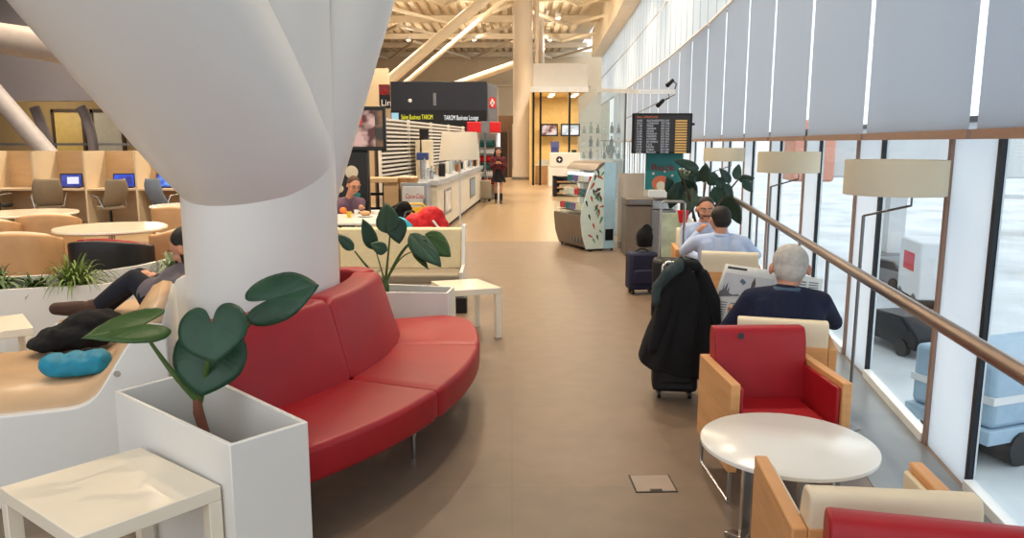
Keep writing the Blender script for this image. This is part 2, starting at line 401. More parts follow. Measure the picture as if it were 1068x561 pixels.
bent(Q(84,112,20.6),Q(96,130,20.6),Q(98,160,20.6),.13,'curved_mullion','curved grey strut in the corridor window above the middle booth')
bent(Q(136,130,20.6),Q(146,145,20.6),Q(148,160,20.6),.13,'curved_mullion','short curved grey strut beside the big column\'s lower edge')
one('inclined_strut',MB().tube([Q(-30,68,19),Q(99,217,19)],.22,20),mat('strut_grey',(168,164,166),.5),'thick pale inclined steel tube at far left behind the booths','strut')
one('roof_strut',MB().tube([Q(-60,30,17),Q(140,62,14)],.3,20),mat('strut_pale',(190,180,174),.5),'pale sloping roof tube in the upper left corner','strut')
# far centre struts and pole
one('roof_strut',MB().tube([Q(373,112,31),Q(620,-98,31)],.21,20),m_truss,'long cream diagonal roof strut crossing behind the black sign','strut')
one('roof_strut',MB().tube([Q(388,116,33),Q(610,-72,33)],.10,16),m_truss,'thin cream strut beside the long diagonal roof strut','strut')
one('roof_strut',MB().tube([Q(470,90,40),Q(545,64,38)],.18,16),m_truss,'short cream strut sloping up to the round pole','strut')
pole=thing('round_pole','tall round cream steel pole rising from the tiled floor','pole',P(545,187))
part('shaft',MB().cyl((0,0,0),.44,7.94,40),m_pole,pole); part('base_ring',MB().cyl((0,0,0),.52,.12,40),m_grey,pole)
part('side_pipe',MB().cyl((.62,-.1,0),.1,7.94,16),m_pole,pole)
# ---------------------------------------------------------------- giant tree column
tc_=thing('tree_column','giant white branching steel column beside the red sofa','column',(-1.505,4.6,0))
f=MB().tube([(0,0,0),(0,0,1.4),(0,0,3.5),(0,0,8.3)],[.445,.445,.445,.44],72); part('trunk',f,m_column,tc_)
A0=Vector((.05,.08,1.46)); A1=Vector((-.33,-.82,2.56)); dA=(A1-A0)
f=MB().tube([A0+dA*.0,A0+dA*.12,A0+dA*.35,A0+dA*1.0,A0+dA*2.2,A0+dA*5.2],[.40,.46,.49,.52,.54,.56],72,round_ends=False); part('branch',f,m_column,tc_,ang=60)
B0=Vector((-.03,.1,1.3)); B1=Vector((.36,.7,2.9)); f=MB().tube([B0,B0+(B1-B0)*1.0,B0+(B1-B0)*3.8],[.42,.43,.44],64); part('branch',f,m_column,tc_)
# ---------------------------------------------------------------- outside: the apron
m_apron=mat('apron_concrete',(196,202,206),.35,0,.30,.22)
struct('ground_apron',MB().bx(-60,400,-150,400,-4.7,-4.6),m_apron)
m_pale=mat('pale_cladding',(214,216,218),.6,0,.04,.5); m_paleblue=mat('pale_blue_hull',(150,176,196),.5)
m_salmon=mat('salmon_jetbridge',(226,160,140),.6); m_snow=mat('wet_snow',(236,240,244),.7,0,.03,.6)
def outbox(nm,lab,cat,loc,rz,parts,group=None):
    t=thing(nm,lab,cat,loc,rz,group)
    for pn,mb,m,bv in parts: part(pn,mb,m,t,bevel=bv)
    return t
G=-4.6
outbox('terminal_building','pale low terminal building across the snowy apron','building',(150,120,G),R(25),[
 ('wall',MB().bx(-60,60,-8,8,0,9),m_pale,0),('roof',MB().bx(-62,62,-10,10,9,10),m_snow,0),('window_band',MB().bx(-58,58,-8.1,-8,3,5.5),m_paleblue,0)])
outbox('jet_bridge','salmon and white passenger boarding bridge outside the windows','boarding bridge',(17.5,39,G),R(-8),[
 ('tunnel',MB().bx(-2,9,-1.3,1.3,4.6,7.2),m_pale,.1),('cab',MB().bx(-3.6,-1.6,-1.7,1.7,4.4,7.4),m_salmon,.15),('support_column',MB().bx(1.5,2.3,-.4,.4,0,4.6),m_pale,0),
 ('bogie',MB().bx(.9,2.9,-1.2,1.2,.2,.8),m_grey,.05)])
outbox('airliner','white airliner parked far off on the apron','airliner',(46,52,G),R(60),[
 ('fuselage',MB().tube([(-16,0,4),(-12,0,3.4),(-8,0,3.3),(8,0,3.3),(12,0,3.4),(14,0,3.2),(15.2,0,3)],[.25,1.3,1.9,1.9,1.8,1.2,.2],24),m_pale,0),
 ('tail_fin',MB().prism([(-16,0),(-13.4,0),(-11,-.0),(-14.6,5.4),(-16.4,5.4)],-.15,.15,M=Matrix.Translation((0,0,4.6))@Matrix.Rotation(PI/2,4,'X')),m_red2,0),
 ('wing',MB().prism([(3,0),(-3,0),(-7,15),(-5,15)],2.5,2.8),m_pale,0),('wing',MB().prism([(3,0),(-3,0),(-7,-15),(-5,-15)],2.5,2.8),m_pale,0),
 ('engine',MB().tube([(-1,5.5,1.7),(2.6,5.5,1.7)],[.8,1.0],20),m_paleblue,0),('engine',MB().tube([(-1,-5.5,1.7),(2.6,-5.5,1.7)],[.8,1.0],20),m_paleblue,0)])
def car(nm,lab,loc,rz,m,s=1):
    t=thing(nm,lab,'car' if 'car' in nm else 'truck',loc,rz)
    prof=[(-2.1,.35),(2.1,.35),(2.2,.75),(1.5,.95),(.9,1.0),(.3,1.45),(-1.3,1.48),(-2.0,1.0),(-2.2,.8)]
    M=Matrix.Rotation(PI/2,4,'X')
    part('body',MB().prism([(x*s,y*s) for x,y in prof],-.85*s,.85*s,M=M),m,t,bevel=.06)
    part('side_glass',MB().prism([(x*s,y*s) for x,y in [(.75,1.02),(.25,1.38),(-1.2,1.4),(-1.7,1.02)]],-.87*s,.87*s,M=M),m_mull,t)
    for x in (-1.35,1.35):
        for y in (-.8,.8): part('wheel',MB().tube([(x*s,(y-.1)*s,.33*s),(x*s,(y+.1)*s,.33*s)],.33*s,20),m_black,t)
    return t
car('car','dark car parked on the apron below the second window',(12.1,23.4,G),R(100),m_dark,.8)
car('car','pale grey car seen behind the dark one on the apron',(16.8,33.5,G),R(100),m_grey,.9)
outbox('baggage_cart','blue covered baggage trailer on the apron by the nearest window','baggage trailer',P(1075,455,G),R(20),[
 ('bed',MB().bx(-2.6,2.6,-1,1,.5,.8),m_paleblue,.03),('cover',MB().bx(-2.5,2.5,-.95,.95,.8,2.1),m_paleblue,.12),('wheel',MB().tube([(-1.7,-1.05,.35),(-1.7,1.05,.35)],.35),m_black,0),('wheel',MB().tube([(1.7,-1.05,.35),(1.7,1.05,.35)],.35),m_black,0),
 ('stripe',MB().bx(-2.52,2.52,-.97,.97,1.3,1.45),m_pale,0)])
outbox('ground_power_unit','small white service unit with a red panel below the jet bridge','service unit',(16.2,29.5,G),R(80),[
 ('housing',MB().bx(-1.2,1.2,-.7,.7,.4,2.6),m_pale,.08),('panel',MB().bx(-.6,.6,-.72,.72,1.4,2.1),m_red2,.02),('wheel',MB().tube([(-.8,-.7,.3),(-.8,.7,.3)],.3),m_black,0),('wheel',MB().tube([(.8,-.7,.3),(.8,.7,.3)],.3),m_black,0)])
one('snow_bank',MB().ell((0,0,0),(9,2.2,.9)),m_snow,'low bank of ploughed snow on the apron outside','snow bank',loc=(22,20,G),rz=R(70))
# ---------------------------------------------------------------- box chairs
def box_chair(lab,loc,rz,lea,group=None,mark=False,back_h=.78):
    t=thing('box_armchair',lab,'armchair',loc,rz,group)   # front faces -Y, origin under the seat centre
    W,D=.57,.55
    for s in (-1,1):
        am=part('arm',MB().bx(s*W/2-(.045 if s>0 else 0),s*W/2+(0 if s>0 else .045),-D/2,D/2-.02,.17,.60),m_wood,t,bevel=.006)
        part('lining',MB().bx(min(s*(W/2-.046),s*(W/2-.066)),max(s*(W/2-.046),s*(W/2-.066)),-D/2+.015,D/2-.05,.2,.575),lea,am,bevel=.008)
    part('seat',MB().bx(-W/2+.07,W/2-.07,-D/2+.01,D/2-.1,.2,.40),lea,t,bevel=.03)
    part('back_panel',MB().bx(-W/2+.046,W/2-.046,D/2-.05,D/2-.02,.17,.60),m_wood,t,bevel=.005)
    f=MB()
    def fn(u,v):
        # padded back: closed section swept across the width
        th=v*2*PI; x=-(W/2-.048)+u*(W-.096)
        c=math.cos(th); s_=math.sin(th); yy=.055*math.copysign(abs(c)**.5,c); zz=.21*math.copysign(abs(s_)**.35,s_)
        z=.585+zz; return (x,D/2-.115+yy+.05*(z-.4)/.4,z+(back_h-.80))
    f.grid(fn,8,28); n=29
    f.f.append(tuple(range(0,28))); f.f.append(tuple(8*n+k for k in range(27,-1,-1)))
    part('backrest',f,lea,t,bevel=.008,weld=True)
    for s in (-1,1):
        x=s*(W/2-.022); part('sled_leg',MB().tube([(x,-D/2+.03,.17),(x,-D/2+.03,.012),(x,D/2-.05,.012),(x,D/2-.05,.17)],.010,8),m_chrome,t)
    if mark: part('scuff',MB().cyl((0,0,0),.018,.0015,12),m_inkdark,t,loc=(-.12,D/2-.165,.73)).rotation_euler=(R(90),0,0)
    return t
box_chair('red leather box armchair with beech arms facing the round white table',(1.285,3.68,0),R(2),m_red,mark=True,back_h=.765)
box_chair('cream leather box armchair holding the white-haired newspaper reader',(1.55,4.33,0),R(180-16),m_cream,back_h=.745)
box_chair('cream leather box armchair facing the round table, nearest the camera',(1.12,2.29,0),R(180-6),m_cream,back_h=.71)
box_chair('red leather box armchair cut off by the bottom right corner',(1.00,1.60,0),R(-13),m_red,back_h=.765)
box_chair('cream leather box armchair behind the man seen from the back in pale blue',(1.92,6.72,0),R(180-14),m_cream)
box_chair('cream leather box armchair holding the bearded man by the rubber plant',(2.02,8.16,0),R(-7),m_cream)
# round table
t=thing('round_coffee_table','round white coffee table on chrome legs between the box armchairs','coffee table',(1.12,2.96,0))
part('tabletop',MB().lathe([(0,.478),(.335,.478),(.345,.484),(.345,.497),(.338,.502),(0,.502)],n=64),m_white,t,ang=50)
for a in (45,135,225,315):
    c,s=math.cos(R(a)),math.sin(R(a)); part('leg',MB().bx(c*.17-.018,c*.17+.018,s*.17-.018,s*.17+.018,.012,.478),m_chrome,t,bevel=.003)
part('base_bar',MB().box((0,0,.012),(.5,.045,.02),rz=R(45)).box((0,0,.0125),(.5,.045,.021),rz=R(-45)),m_chrome,t,bevel=.003)
t2=dup(t,(2.0,7.44,0),0,'small white coffee table between the two men in blue shirts')
# floor hatch
t=thing('floor_hatch','square metal floor socket hatch with a dark handle slot','floor hatch',(.71,3.645,0),R(2))
part('frame',MB().bx(-.105,.105,-.1,.1,.0,.003),m_dark,t); part('lid',MB().bx(-.097,.097,-.092,.092,.003,.005),mat('hatch_lid',(150,134,120),.5),t); part('handle_slot',MB().bx(-.03,.03,-.092,-.07,.005,.006),m_black,t)
# floor lamps by the window
def drum_lamp(lab,base,shade_c,Rr,H,arm_dx):
    t=thing('floor_lamp',lab,'floor lamp',base,0,'drum floor lamps')
    sc=Vector(shade_c)-Vector(base); zt=sc.z
    part('base',MB().lathe([(0,0),(.07,0),(.07,.008),(.02,.014),(0,.014)]),m_grey,t)
    j=Vector((0,0,zt-H/2-.14)); k=Vector((sc.x+.1,sc.y,zt-H/2-.06))
    part('pole',MB().tube([(0,0,.015),j],.010,12),m_grey,t)
    part('arm',MB().tube([j,k,(k.x,k.y,zt-.02),(sc.x,sc.y,zt-.02)],.007,10),m_grey,t)
    f=MB(); f.lathe([(Rr,-H/2),(Rr,H/2),(Rr-.004,H/2),(Rr-.004,-H/2),(Rr,-H/2)],(sc.x,sc.y,zt),n=56); part('lamp_shade',f,m_shade,t)
    part('bulb',MB().ell((sc.x,sc.y,zt),(.03,.03,.045)),m_sill,t)
    return t
drum_lamp('floor lamp with a wide beige drum shade, nearest and largest',(2.03,4.42,0),(2.06,4.15,1.515),.255,.185,0)
drum_lamp('floor lamp with a beige drum shade, the middle one of three by the windows',(2.42,7.2,0),(2.50,7.0,1.525),.27,.185,0)
drum_lamp('floor lamp with a small-looking beige drum shade nearest the rubber plant',(2.70,10.3,0),(2.76,10.1,1.545),.26,.17,0)
# ---------------------------------------------------------------- sofa
sofa=thing('curved_sofa','long curved red leather sofa wrapping the white column','sofa',(-2.81,4.78,0))
def sector(r0,r1,z0,z1,a0,a1,n=16,puff=.012,rnd=None,tilt=None):
    # rounded cushion between two angles; section is a rounded rectangle
    f=MB(); sec=[]; rr=.03
    for (cx,cz,s0) in ((r1-rr,z1-rr,0),(r0+rr,z1-rr,90),(r0+rr,z0+rr,180),(r1-rr,z0+rr,270)):
        for k in range(5): a=R(s0+k*22.5); sec.append((cx+rr*math.cos(a),cz+rr*math.sin(a)))
    m=len(sec)
    def fn(i,j):
        u=i/n; r,z=sec[j]; a=a0+(a1-a0)*u
        e=min(u,1-u)*n*abs(a1-a0)/n*r1; q=max(0,1-e/.02); r_c=(r0+r1)/2; z_c=(z0+z1)/2
        r=r_c+(r-r_c)*(1-.02*q); z=z_c+(z-z_c)*(1-.10*q*q)
        if z>z_c and puff: z+=puff*math.sin(PI*min(max((r-r0)/(r1-r0),0),1))*(1-q)
        if tilt: r-=tilt*(z-z0)
        if rnd:
            d=rnd-(1-u)*abs(a1-a0)*r1
            if d>0 and r>r_c: r-= (rnd-math.sqrt(max(0,rnd*rnd-d*d)))*(r-r_c)/(r1-r_c)
        return (r*math.cos(a),r*math.sin(a),z)
    us=n
    vs=[fn(i,j) for i in range(us+1) for j in range(m)]; fs=[(i*m+j,i*m+(j+1)%m,(i+1)*m+(j+1)%m,(i+1)*m+j) for i in range(us) for j in range(m)]
    fs+=[tuple(range(m-1,-1,-1)),tuple(us*m+j for j in range(m))]
    return f.add(vs,fs)
for a0,a1 in ((-42,-21),(-21,0),(0,20)):
    part('seat_cushion',sector(2.05,2.6,.26,.43,R(a0)+.0015,R(a1)-.0015,24,rnd=.30 if a1==20 else None),m_red,sofa,ang=60)
for a0,a1 in ((-42,-21),(-21,7)):
    part('back_cushion',sector(1.90,2.08,.40,.86,R(a0)+.001,R(a1)-.001,24,0,tilt=.30),m_red,sofa,ang=60)
# curled end of the back
f=MB()
def curl(u,v):
    a=R(7)+R(3)*0; th=u*R(200); cx=(1.93-.07); z=.40+v*.46; r0=.16
    ctr=Vector(((1.99-.30*(z-.4)-.17)*math.cos(R(7)),(1.99-.30*(z-.4)-.17)*math.sin(R(7)),z))
    rad=Vector((math.cos(R(7)),math.sin(R(7)),0)); tan=Vector((-math.sin(R(7)),math.cos(R(7)),0))
    return ctr+rad*(.17*math.cos(th*.9))+tan*(.17*math.sin(th*.9))
f.grid(curl,16,6); o=part('curled_end',f,m_red,sofa,ang=60); sd=o.modifiers.new('thick','SOLIDIFY'); sd.thickness=.11; sd.offset=0; bv=o.modifiers.new('bevel','BEVEL'); bv.width=.03; bv.segments=3; bv.limit_method='ANGLE'; bv.angle_limit=R(50)
for a in (-20,14):
    p0=Vector((2.42*math.cos(R(a)),2.42*math.sin(R(a)),.262)); p1=Vector((2.40*math.cos(R(a)),2.40*math.sin(R(a)),0))+Vector((.02,0,0))
    part('leg',MB().tube([p0,p1],[.014,.011],12),m_chrome,sofa)
for a in (-38,-20,-2,14):
    part('leg',MB().tube([(2.1*math.cos(R(a)),2.1*math.sin(R(a)),.262),(2.1*math.cos(R(a)),2.1*math.sin(R(a)),0)],.014,12),m_chrome,sofa)
f=MB().cyl((0,0,0),.012,.002,12); part('button_mark',f,m_inkdark,sofa,loc=(1.955*math.cos(R(-38)),1.955*math.sin(R(-38)),.76)).rotation_euler=(0,R(75),R(-38))
# ---------------------------------------------------------------- planters and low tables
def quadbox(name,lab,cat,c4,h,wall=.03,mt=None,depth=.16):
    "open-topped planter box from four plan corners"
    c=[Vector((p[0],p[1],0)) for p in c4]; ctr=sum(c,Vector())/4; t=thing(name,lab,cat,ctr)
    o=[p-ctr for p in c]; inn=[]
    for i in range(4):
        a=(o[i-1]-o[i]).normalized(); b=(o[(i+1)%4]-o[i]).normalized(); inn.append(o[i]+(a+b)*wall)
    vs=[(p.x,p.y,0) for p in o]+[(p.x,p.y,h) for p in o]+[(p.x,p.y,h) for p in inn]+[(p.x,p.y,h-depth) for p in inn]
    fs=[(3,2,1,0)]+[(i,(i+1)%4,(i+1)%4+4,i+4) for i in range(4)]+[(i+4,(i+1)%4+4,(i+1)%4+8,i+8) for i in range(4)]+[(i+8,(i+1)%4+8,(i+1)%4+12,i+12) for i in range(4)]+[(12,13,14,15)]
    part('box',MB().add(vs,fs),mt or m_white,t,bevel=.004)
    f=MB(); cc=(inn[0]+inn[2])/2
    def fn(u,v):
        p=(inn[0]*(1-u)+inn[1]*u)*(1-v)+(inn[3]*(1-u)+inn[2]*u)*v; return (p.x,p.y,h-depth-.0+.02+.015*math.sin(u*17+v*9)*math.cos(v*13))
    return t,f.grid(fn,20,10)
pl,so=quadbox('planter_box','tall white planter box holding the big-leaved plant in the foreground','planter',[(-1.02,2.63),(-.80,2.87),(-1.52,3.57),(-1.75,3.24)],.62,.02,depth=.30)
part('soil',so,m_soil,pl)
pl2,so=quadbox('planter_box','low white planter box beyond the red sofa\'s far end','planter',[(-1.35,5.80),(-.49,5.76),(-.46,6.02),(-1.35,6.22)],.565,.02,depth=.12)
part('soil',so,m_soil,pl2)
def side_table(lab,c4,h,thick=.055,leg=.05,name='side_table'):
    c=[Vector((p[0],p[1],0)) for p in c4]; ctr=sum(c,Vector())/4; o=[p-ctr for p in c]; t=thing(name,lab,'side table',ctr)
    part('tabletop',MB().prism([(p.x,p.y) for p in o],h-thick,h),m_whitetop,t,bevel=.004)
    for i in range(4):
        a=(o[i-1]-o[i]).normalized()*leg; b=(o[(i+1)%4]-o[i]).normalized()*leg; p=o[i]
        part('leg',MB().prism([(p.x,p.y),(p.x+b.x,p.y+b.y),(p.x+a.x+b.x,p.y+a.y+b.y),(p.x+a.x,p.y+a.y)],0,h-thick),m_whitetop,t,bevel=.003)
    return t
side_table('glossy ivory side table in the bottom left corner, against the tall planter',[(-1.395,2.285),(-1.075,2.665),(-1.545,3.03),(-1.885,2.65)],.45)
side_table('white side table beyond the sofa, beside the low planter',[(-.53,6.43),(-.09,6.58),(-.32,7.03),(-.74,6.90)],.45)
side_table('white side table at the left edge in front of the spider plants',[(-3.75,4.78),(-3.28,5.12),(-3.62,5.55),(-4.05,5.2)],.45)
# ---------------------------------------------------------------- leaves
def leaf(parent,A,B,N,width,m=None,kind='heart',droop=.12,name='leaf'):
    A=Vector(A); B=Vector(B); N=Vector(N); d=(B-A); L=d.length; x=d.normalized(); z=(N-x*N.dot(x)).normalized(); y=z.cross(x)
    if kind=='heart': half=[(1.0,0),(.93,.09),(.8,.22),(.62,.36),(.42,.46),(.2,.5),(-.05,.5),(-.28,.45),(-.46,.34),(-.52,.2),(-.42,.09),(-.2,.03),(-.03,0)]
    elif kind=='arrow': half=[(1.0,0),(.85,.1),(.65,.24),(.4,.38),(.15,.46),(-.1,.5),(-.3,.46),(-.42,.34),(-.38,.2),(-.2,.08),(-.02,0)]
    else: half=[(1.0,0),(.92,.12),(.78,.28),(.6,.42),(.4,.5),(.22,.46),(.08,.28),(.0,.06),(-.02,0)]
    # densify
    def cr(p0,p1,p2,p3,t): return tuple(.5*((2*b)+(-a+c)*t+(2*a-5*b+4*c-d_)*t*t+(-a+3*b-3*c+d_)*t**3) for a,b,c,d_ in zip(p0,p1,p2,p3))
    hs=[]
    for i in range(len(half)-1):
        p0=half[max(i-1,0)];p3=half[min(i+2,len(half)-1)]
        for k in range(4): hs.append(cr(p0,half[i],half[i+1],p3,k/4))
    hs.append(half[-1]); out=hs+[(a,-b) for a,b in hs[::-1][1:-1]]
    n=len(out); rings=8; vs=[]; cx=.0
    for r in range(rings+1):
        q=r/rings
        for i,(a,b) in enumerate(out):
            a2=a*q; b2=b*q
            px=a2*L; py=b2*width; ang=math.atan2(b,a)
            pz=-droop*L*(max(a2,0)**2)-droop*1.2*L*(a2*a2 if a2<0 else 0)+.16*abs(py)-.45*py*py/width+ .004*L*q*math.sin(ang*20)*(q>.3)
            if q==1: pz-=.004
            p=A+x*px+y*py+z*pz; vs.append(p)
    fs=[]
    for r in range(rings):
        for i in range(n): j=(i+1)%n; fs.append((r*n+i,r*n+j,(r+1)*n+j,(r+1)*n+i))
    o=part(name,MB().add(vs,fs),m or m_leaf,parent,ang=80,weld=True); s=o.modifiers.new('thick','SOLIDIFY'); s.thickness=.0022
    return o
def arc(a,b,sag,n=10,up=Vector((0,0,1))):
    a=Vector(a); b=Vector(b); return [a.lerp(b,i/n)+up*sag*math.sin(PI*i/n) for i in range(n+1)]
# foreground elephant-ear
YB=3.12
pt=thing('elephant_ear_plant','big-leaved elephant ear plant in the tall white planter','potted plant',(0,0,0)); base=Vector((-1.28,3.12,.33)); pt.location=base
def rel(px,py,Y): return Q(px,py,Y)-base
part('stem',MB().tube([(0,0,0),rel(207,430,YB)+Vector((0,0,0)),rel(205,412,YB)],[.022,.022,.015],12),mat('red_brown_stem',(120,70,50),.6),pt)
n0=rel(205,415,YB)
part('stalk',MB().tube(arc(n0,rel(157,357,YB-.1),-.015),[.017-.001*i for i in range(11)],10),m_stem,pt)
part('stalk',MB().tube(arc(n0+Vector((.01,.01,-.02)),rel(221,360,YB-.12),.0),[.012]*11,10),m_stem,pt)
part('stalk',MB().tube(arc(n0,rel(218,392,YB+.03),.0),[.015-.0008*i for i in range(11)],10),m_stem,pt)
part('stalk',MB().tube(arc(rel(212,405,YB+.03),rel(274,321,YB+.12),.01),[.010-.0004*i for i in range(11)],10),m_stem,pt)
cv=Vector((0,-1,.35))
leaf(pt,rel(149,338,YB-.1),rel(84,350,YB-.22),(0,-.62,.8),.20,m_leaf2,'arrow',.05)
leaf(pt,rel(221,338,YB-.14),rel(223,378,YB-.22),(0.1,-1,.25),.27,m_leaf,'heart',.1).name='leaf'
leaf(pt,rel(219,366,YB-.02),rel(208,413,YB-.1),(.05,-1,.2),.30,m_leaf,'heart',.1)
leaf(pt,rel(281,312,YB+.12),rel(331,296,YB+.1),(.05,-.8,.6),.235,m_leaf,'heart',.05)
# second plant
pt=thing('elephant_ear_plant','slender dark-leaved plant in the low planter beyond the sofa','potted plant',(0,0,0)); YB=5.98; base=Q(402,298,YB); pt.location=base
part('stem',MB().tube([(0,0,-.06),(0,0,.0),(0,0,.05)],[.03,.03,.02],12),m_stem,pt)
def stalk(pp,Y,r=.010,sag=.02): part('stalk',MB().tube(arc((0,0,.02),rel(pp[0],pp[1],Y),sag),[r*(1-.05*i) for i in range(11)],8),m_stem,pt)
stalk((370,262),YB-.1,.013,-.02); leaf(pt,rel(369,260,YB-.1),rel(352,243,YB-.15),(.5,-.7,.6),.11,m_leaf,'oval',.1)
stalk((391,258),YB-.05,.008,0); leaf(pt,rel(391,260,YB-.05),rel(379,228,YB-.1),(.6,-.8,.2),.13,m_leaf,'oval',.05)
stalk((408,232),YB-.05,.011,0); leaf(pt,rel(404,243,YB-.08),rel(403,211,YB-.02),(-.3,-1,.2),.20,m_leaf,'oval',.0); leaf(pt,rel(411,226,YB-.05),rel(417,254,YB-.1),(.3,-1,.1),.17,m_leaf,'oval',.1)
leaf(pt,rel(404,261,YB-.12),rel(386,254,YB-.15),(.1,-.8,.7),.12,m_leaf,'oval',.0)
stalk((446,250),YB-.1,.011,.12); leaf(pt,rel(428,244,YB-.1),rel(461,277,YB-.2),(.5,-.8,.6),.20,m_leaf,'oval',.05)
stalk((452,246),YB,.009,.12); leaf(pt,rel(444,244,YB),rel(472,266,YB-.0),(.3,-.8,.5),.20,m_leaf2,'oval',.15)
stalk((432,262),YB-.12,.008,.06); leaf(pt,rel(430,259,YB-.12),rel(448,280,YB-.15),(.4,-.8,.5),.07,m_leaf2,'oval',.1)
# ---------------------------------------------------------------- middle: bench, table, lounge bar, sign
b=thing('upholstered_bench','long cream bench with a taupe seat behind the low planter','bench',(-2.0,8.0,0))
part('backrest',MB().bx(-.6,.15,.12,.24,.36,.80).bx(.154,1.46,.12,.24,.36,.80),m_benchfab,b,bevel=.02)
part('seat_cushion',MB().bx(-.6,.60,-.32,.12,.28,.37),m_greyfab,b,bevel=.02); part('seat_cushion',MB().bx(.605,1.46,-.32,.12,.28,.37),m_greyfab,b,bevel=.02)
part('end_panel',MB().prism([(-.34,0),(.28,0),(.28,.83),(.1,.83),(.02,.42),(-.34,.40)],1.465,1.50,M=Matrix(((0,0,1,0),(1,0,0,0),(0,1,0,0),(0,0,0,1)))),m_white,b,bevel=.004)
part('plinth',MB().bx(-.55,1.45,-.25,.2,0,.28),m_white,b)
one('power_cube','small black box on the floor under the white side table'and MB().bx(-.09,.09,-.08,.08,0,.16),m_black,'small black box on the floor between the low planter and the white side table','box',loc=P(478,325),bevel=.01)
t=thing('dining_table','white rectangular table set with cups and plates behind the cream bench','table',(-2.3,9.85,0))
part('tabletop',MB().bx(-.9,.72,-.62,.62,.71,.74),m_white,t,bevel=.006)
for x in (-.8,.3): part('leg',MB().cyl((x,0,.02),.035,.69,16),m_chrome,t); part('foot_plate',MB().cyl((x,0,0),.24,.02,32),m_chrome,t)
def cup(lab,px,py,m,r=.035,h=.08,z=.74,group=None,kind='cup',Y=None):
    p=P(px,py,z); 
    t=thing(kind,lab,kind.replace('_',' '),p,0,group)
    part('body',MB().lathe([(0,0),(r*.7,0),(r,h),(r*.9,h),(r*.62,.008),(0,.008)],n=20),m,t)
    if kind=='cup': part('handle',MB().tube([(r*.8,0,h*.25),(r*1.5,0,h*.35),(r*1.5,0,h*.7),(r*.95,0,h*.8)],.005,8),m,t)
    return t
cup('yellow cup on the white table in front of the person with glasses',364,227,mat('mustard_yellow',(214,176,60),.5))
cup('white cup on the white table beside the yellow cup',372,225,m_white)
cup('white bowl on the right part of the white table',392,223,m_white,.07,.05,kind='bowl')
one('plate',MB().lathe([(0,0),(.07,0),(.12,.015),(.115,.02),(0,.006)],n=32),m_white,'flat white plate on the white table between cup and bowl','plate',loc=P(381,226,.74))
one('bread_roll',MB().ell((0,0,0),(.07,.045,.035)),m_brownbox,'tan bread roll on the plate at the white table','bread',loc=P(381,226,.74)+Vector((0,0,.045)))
one('paper_napkin',MB().bx(-.07,.07,-.05,.05,0,.006),m_white,'folded white paper napkin near the bench side of the table','napkin',loc=P(398,229,.74),rz=.3)
one('orange_fruit',MB().ell((0,0,0),(.05,.05,.045)),mat('orange_peel',(226,110,40),.5),'orange bun resting at the left end of the white table','bread',loc=P(358,223,.74)+Vector((0,0,.045)))
# cafe chairs with coats
def cafe_chair(lab,loc,rz,col,grp=None):
    t=thing('cafe_chair',lab,'chair',loc,rz,grp)
    part('seat',MB().bx(-.2,.2,-.2,.2,.43,.46),col,t,bevel=.012)
    f=MB(); f.tube([(-.19,.2,.45),(-.19,.24,.8),(-.12,.25,.86),(.12,.25,.86),(.19,.24,.8),(.19,.2,.45)],.014,10); f.bx(-.17,.17,.225,.245,.62,.82); part('backrest',f,col,t)
    for x in (-.18,.18):
        for y in (-.18,.18): part('leg',MB().tube([(x,y,.43),(x*1.12,y*1.12,0)],.012,8),m_chrome,t)
    return t
cafe_chair('yellow-backed cafe chair at the right end of the white table',(-1.32,10.35,0),R(10),mat('yellow_plastic',(224,178,50),.4))
cafe_chair('dark cafe chair under the red jacket beside the white table',(-1.02,9.35,0),R(75),m_dark)
def cloth(name,lab,cat,ctr,blobs,m,parts=()):
    t=thing(name,lab,cat,ctr)
    f=MB()
    for c,r in blobs: f.ell(c,r)
    o=organic('cloth',f,m,t,.016,3)
    tx=bpy.data.textures.new('folds','CLOUDS'); tx.noise_scale=.09
    d=o.modifiers.new('folds','DISPLACE'); d.texture=tx; d.strength=.045; d.mid_level=.5
    for nm,mb,mm in parts: part(nm,mb,mm,t)
    return t
cloth('red_jacket','bright red jacket with a white stripe heaped over a chair','jacket',(-1.02,9.2,.46),[((0,.02,.2),(.15,.17,.28)),((-.16,.0,.25),(.13,.13,.16)),((.17,0,.12),(.11,.13,.24)),((.05,.0,.36),(.17,.12,.12)),((-.25,-.02,.12),(.12,.1,.1))],m_redcloth,
   [('stripe',MB().tube([(.08,-.15,.33),(.17,-.16,.22),(.24,-.12,.02)],.014,8),m_white2)])
cloth('black_backpack','black bag leaning against the red jacket','bag',(-1.42,9.55,.46),[((0,0,.25),(.16,.12,.24)),((.08,0,.42),(.1,.08,.1)),((-.1,0,.15),(.12,.1,.14))],m_blackcloth,[('strap',MB().tube(arc((-.05,-.1,.35),(.1,-.1,.5),.05),.012,8),m_black)])
cloth('teal_bag','small turquoise bag in front of the red jacket','bag',(-1.33,9.05,.46),[((0,0,.20),(.16,.12,.17)),((-.1,0,.14),(.1,.09,.12))],mat('turquoise_nylon',(30,170,200),.5,0,.1,10))
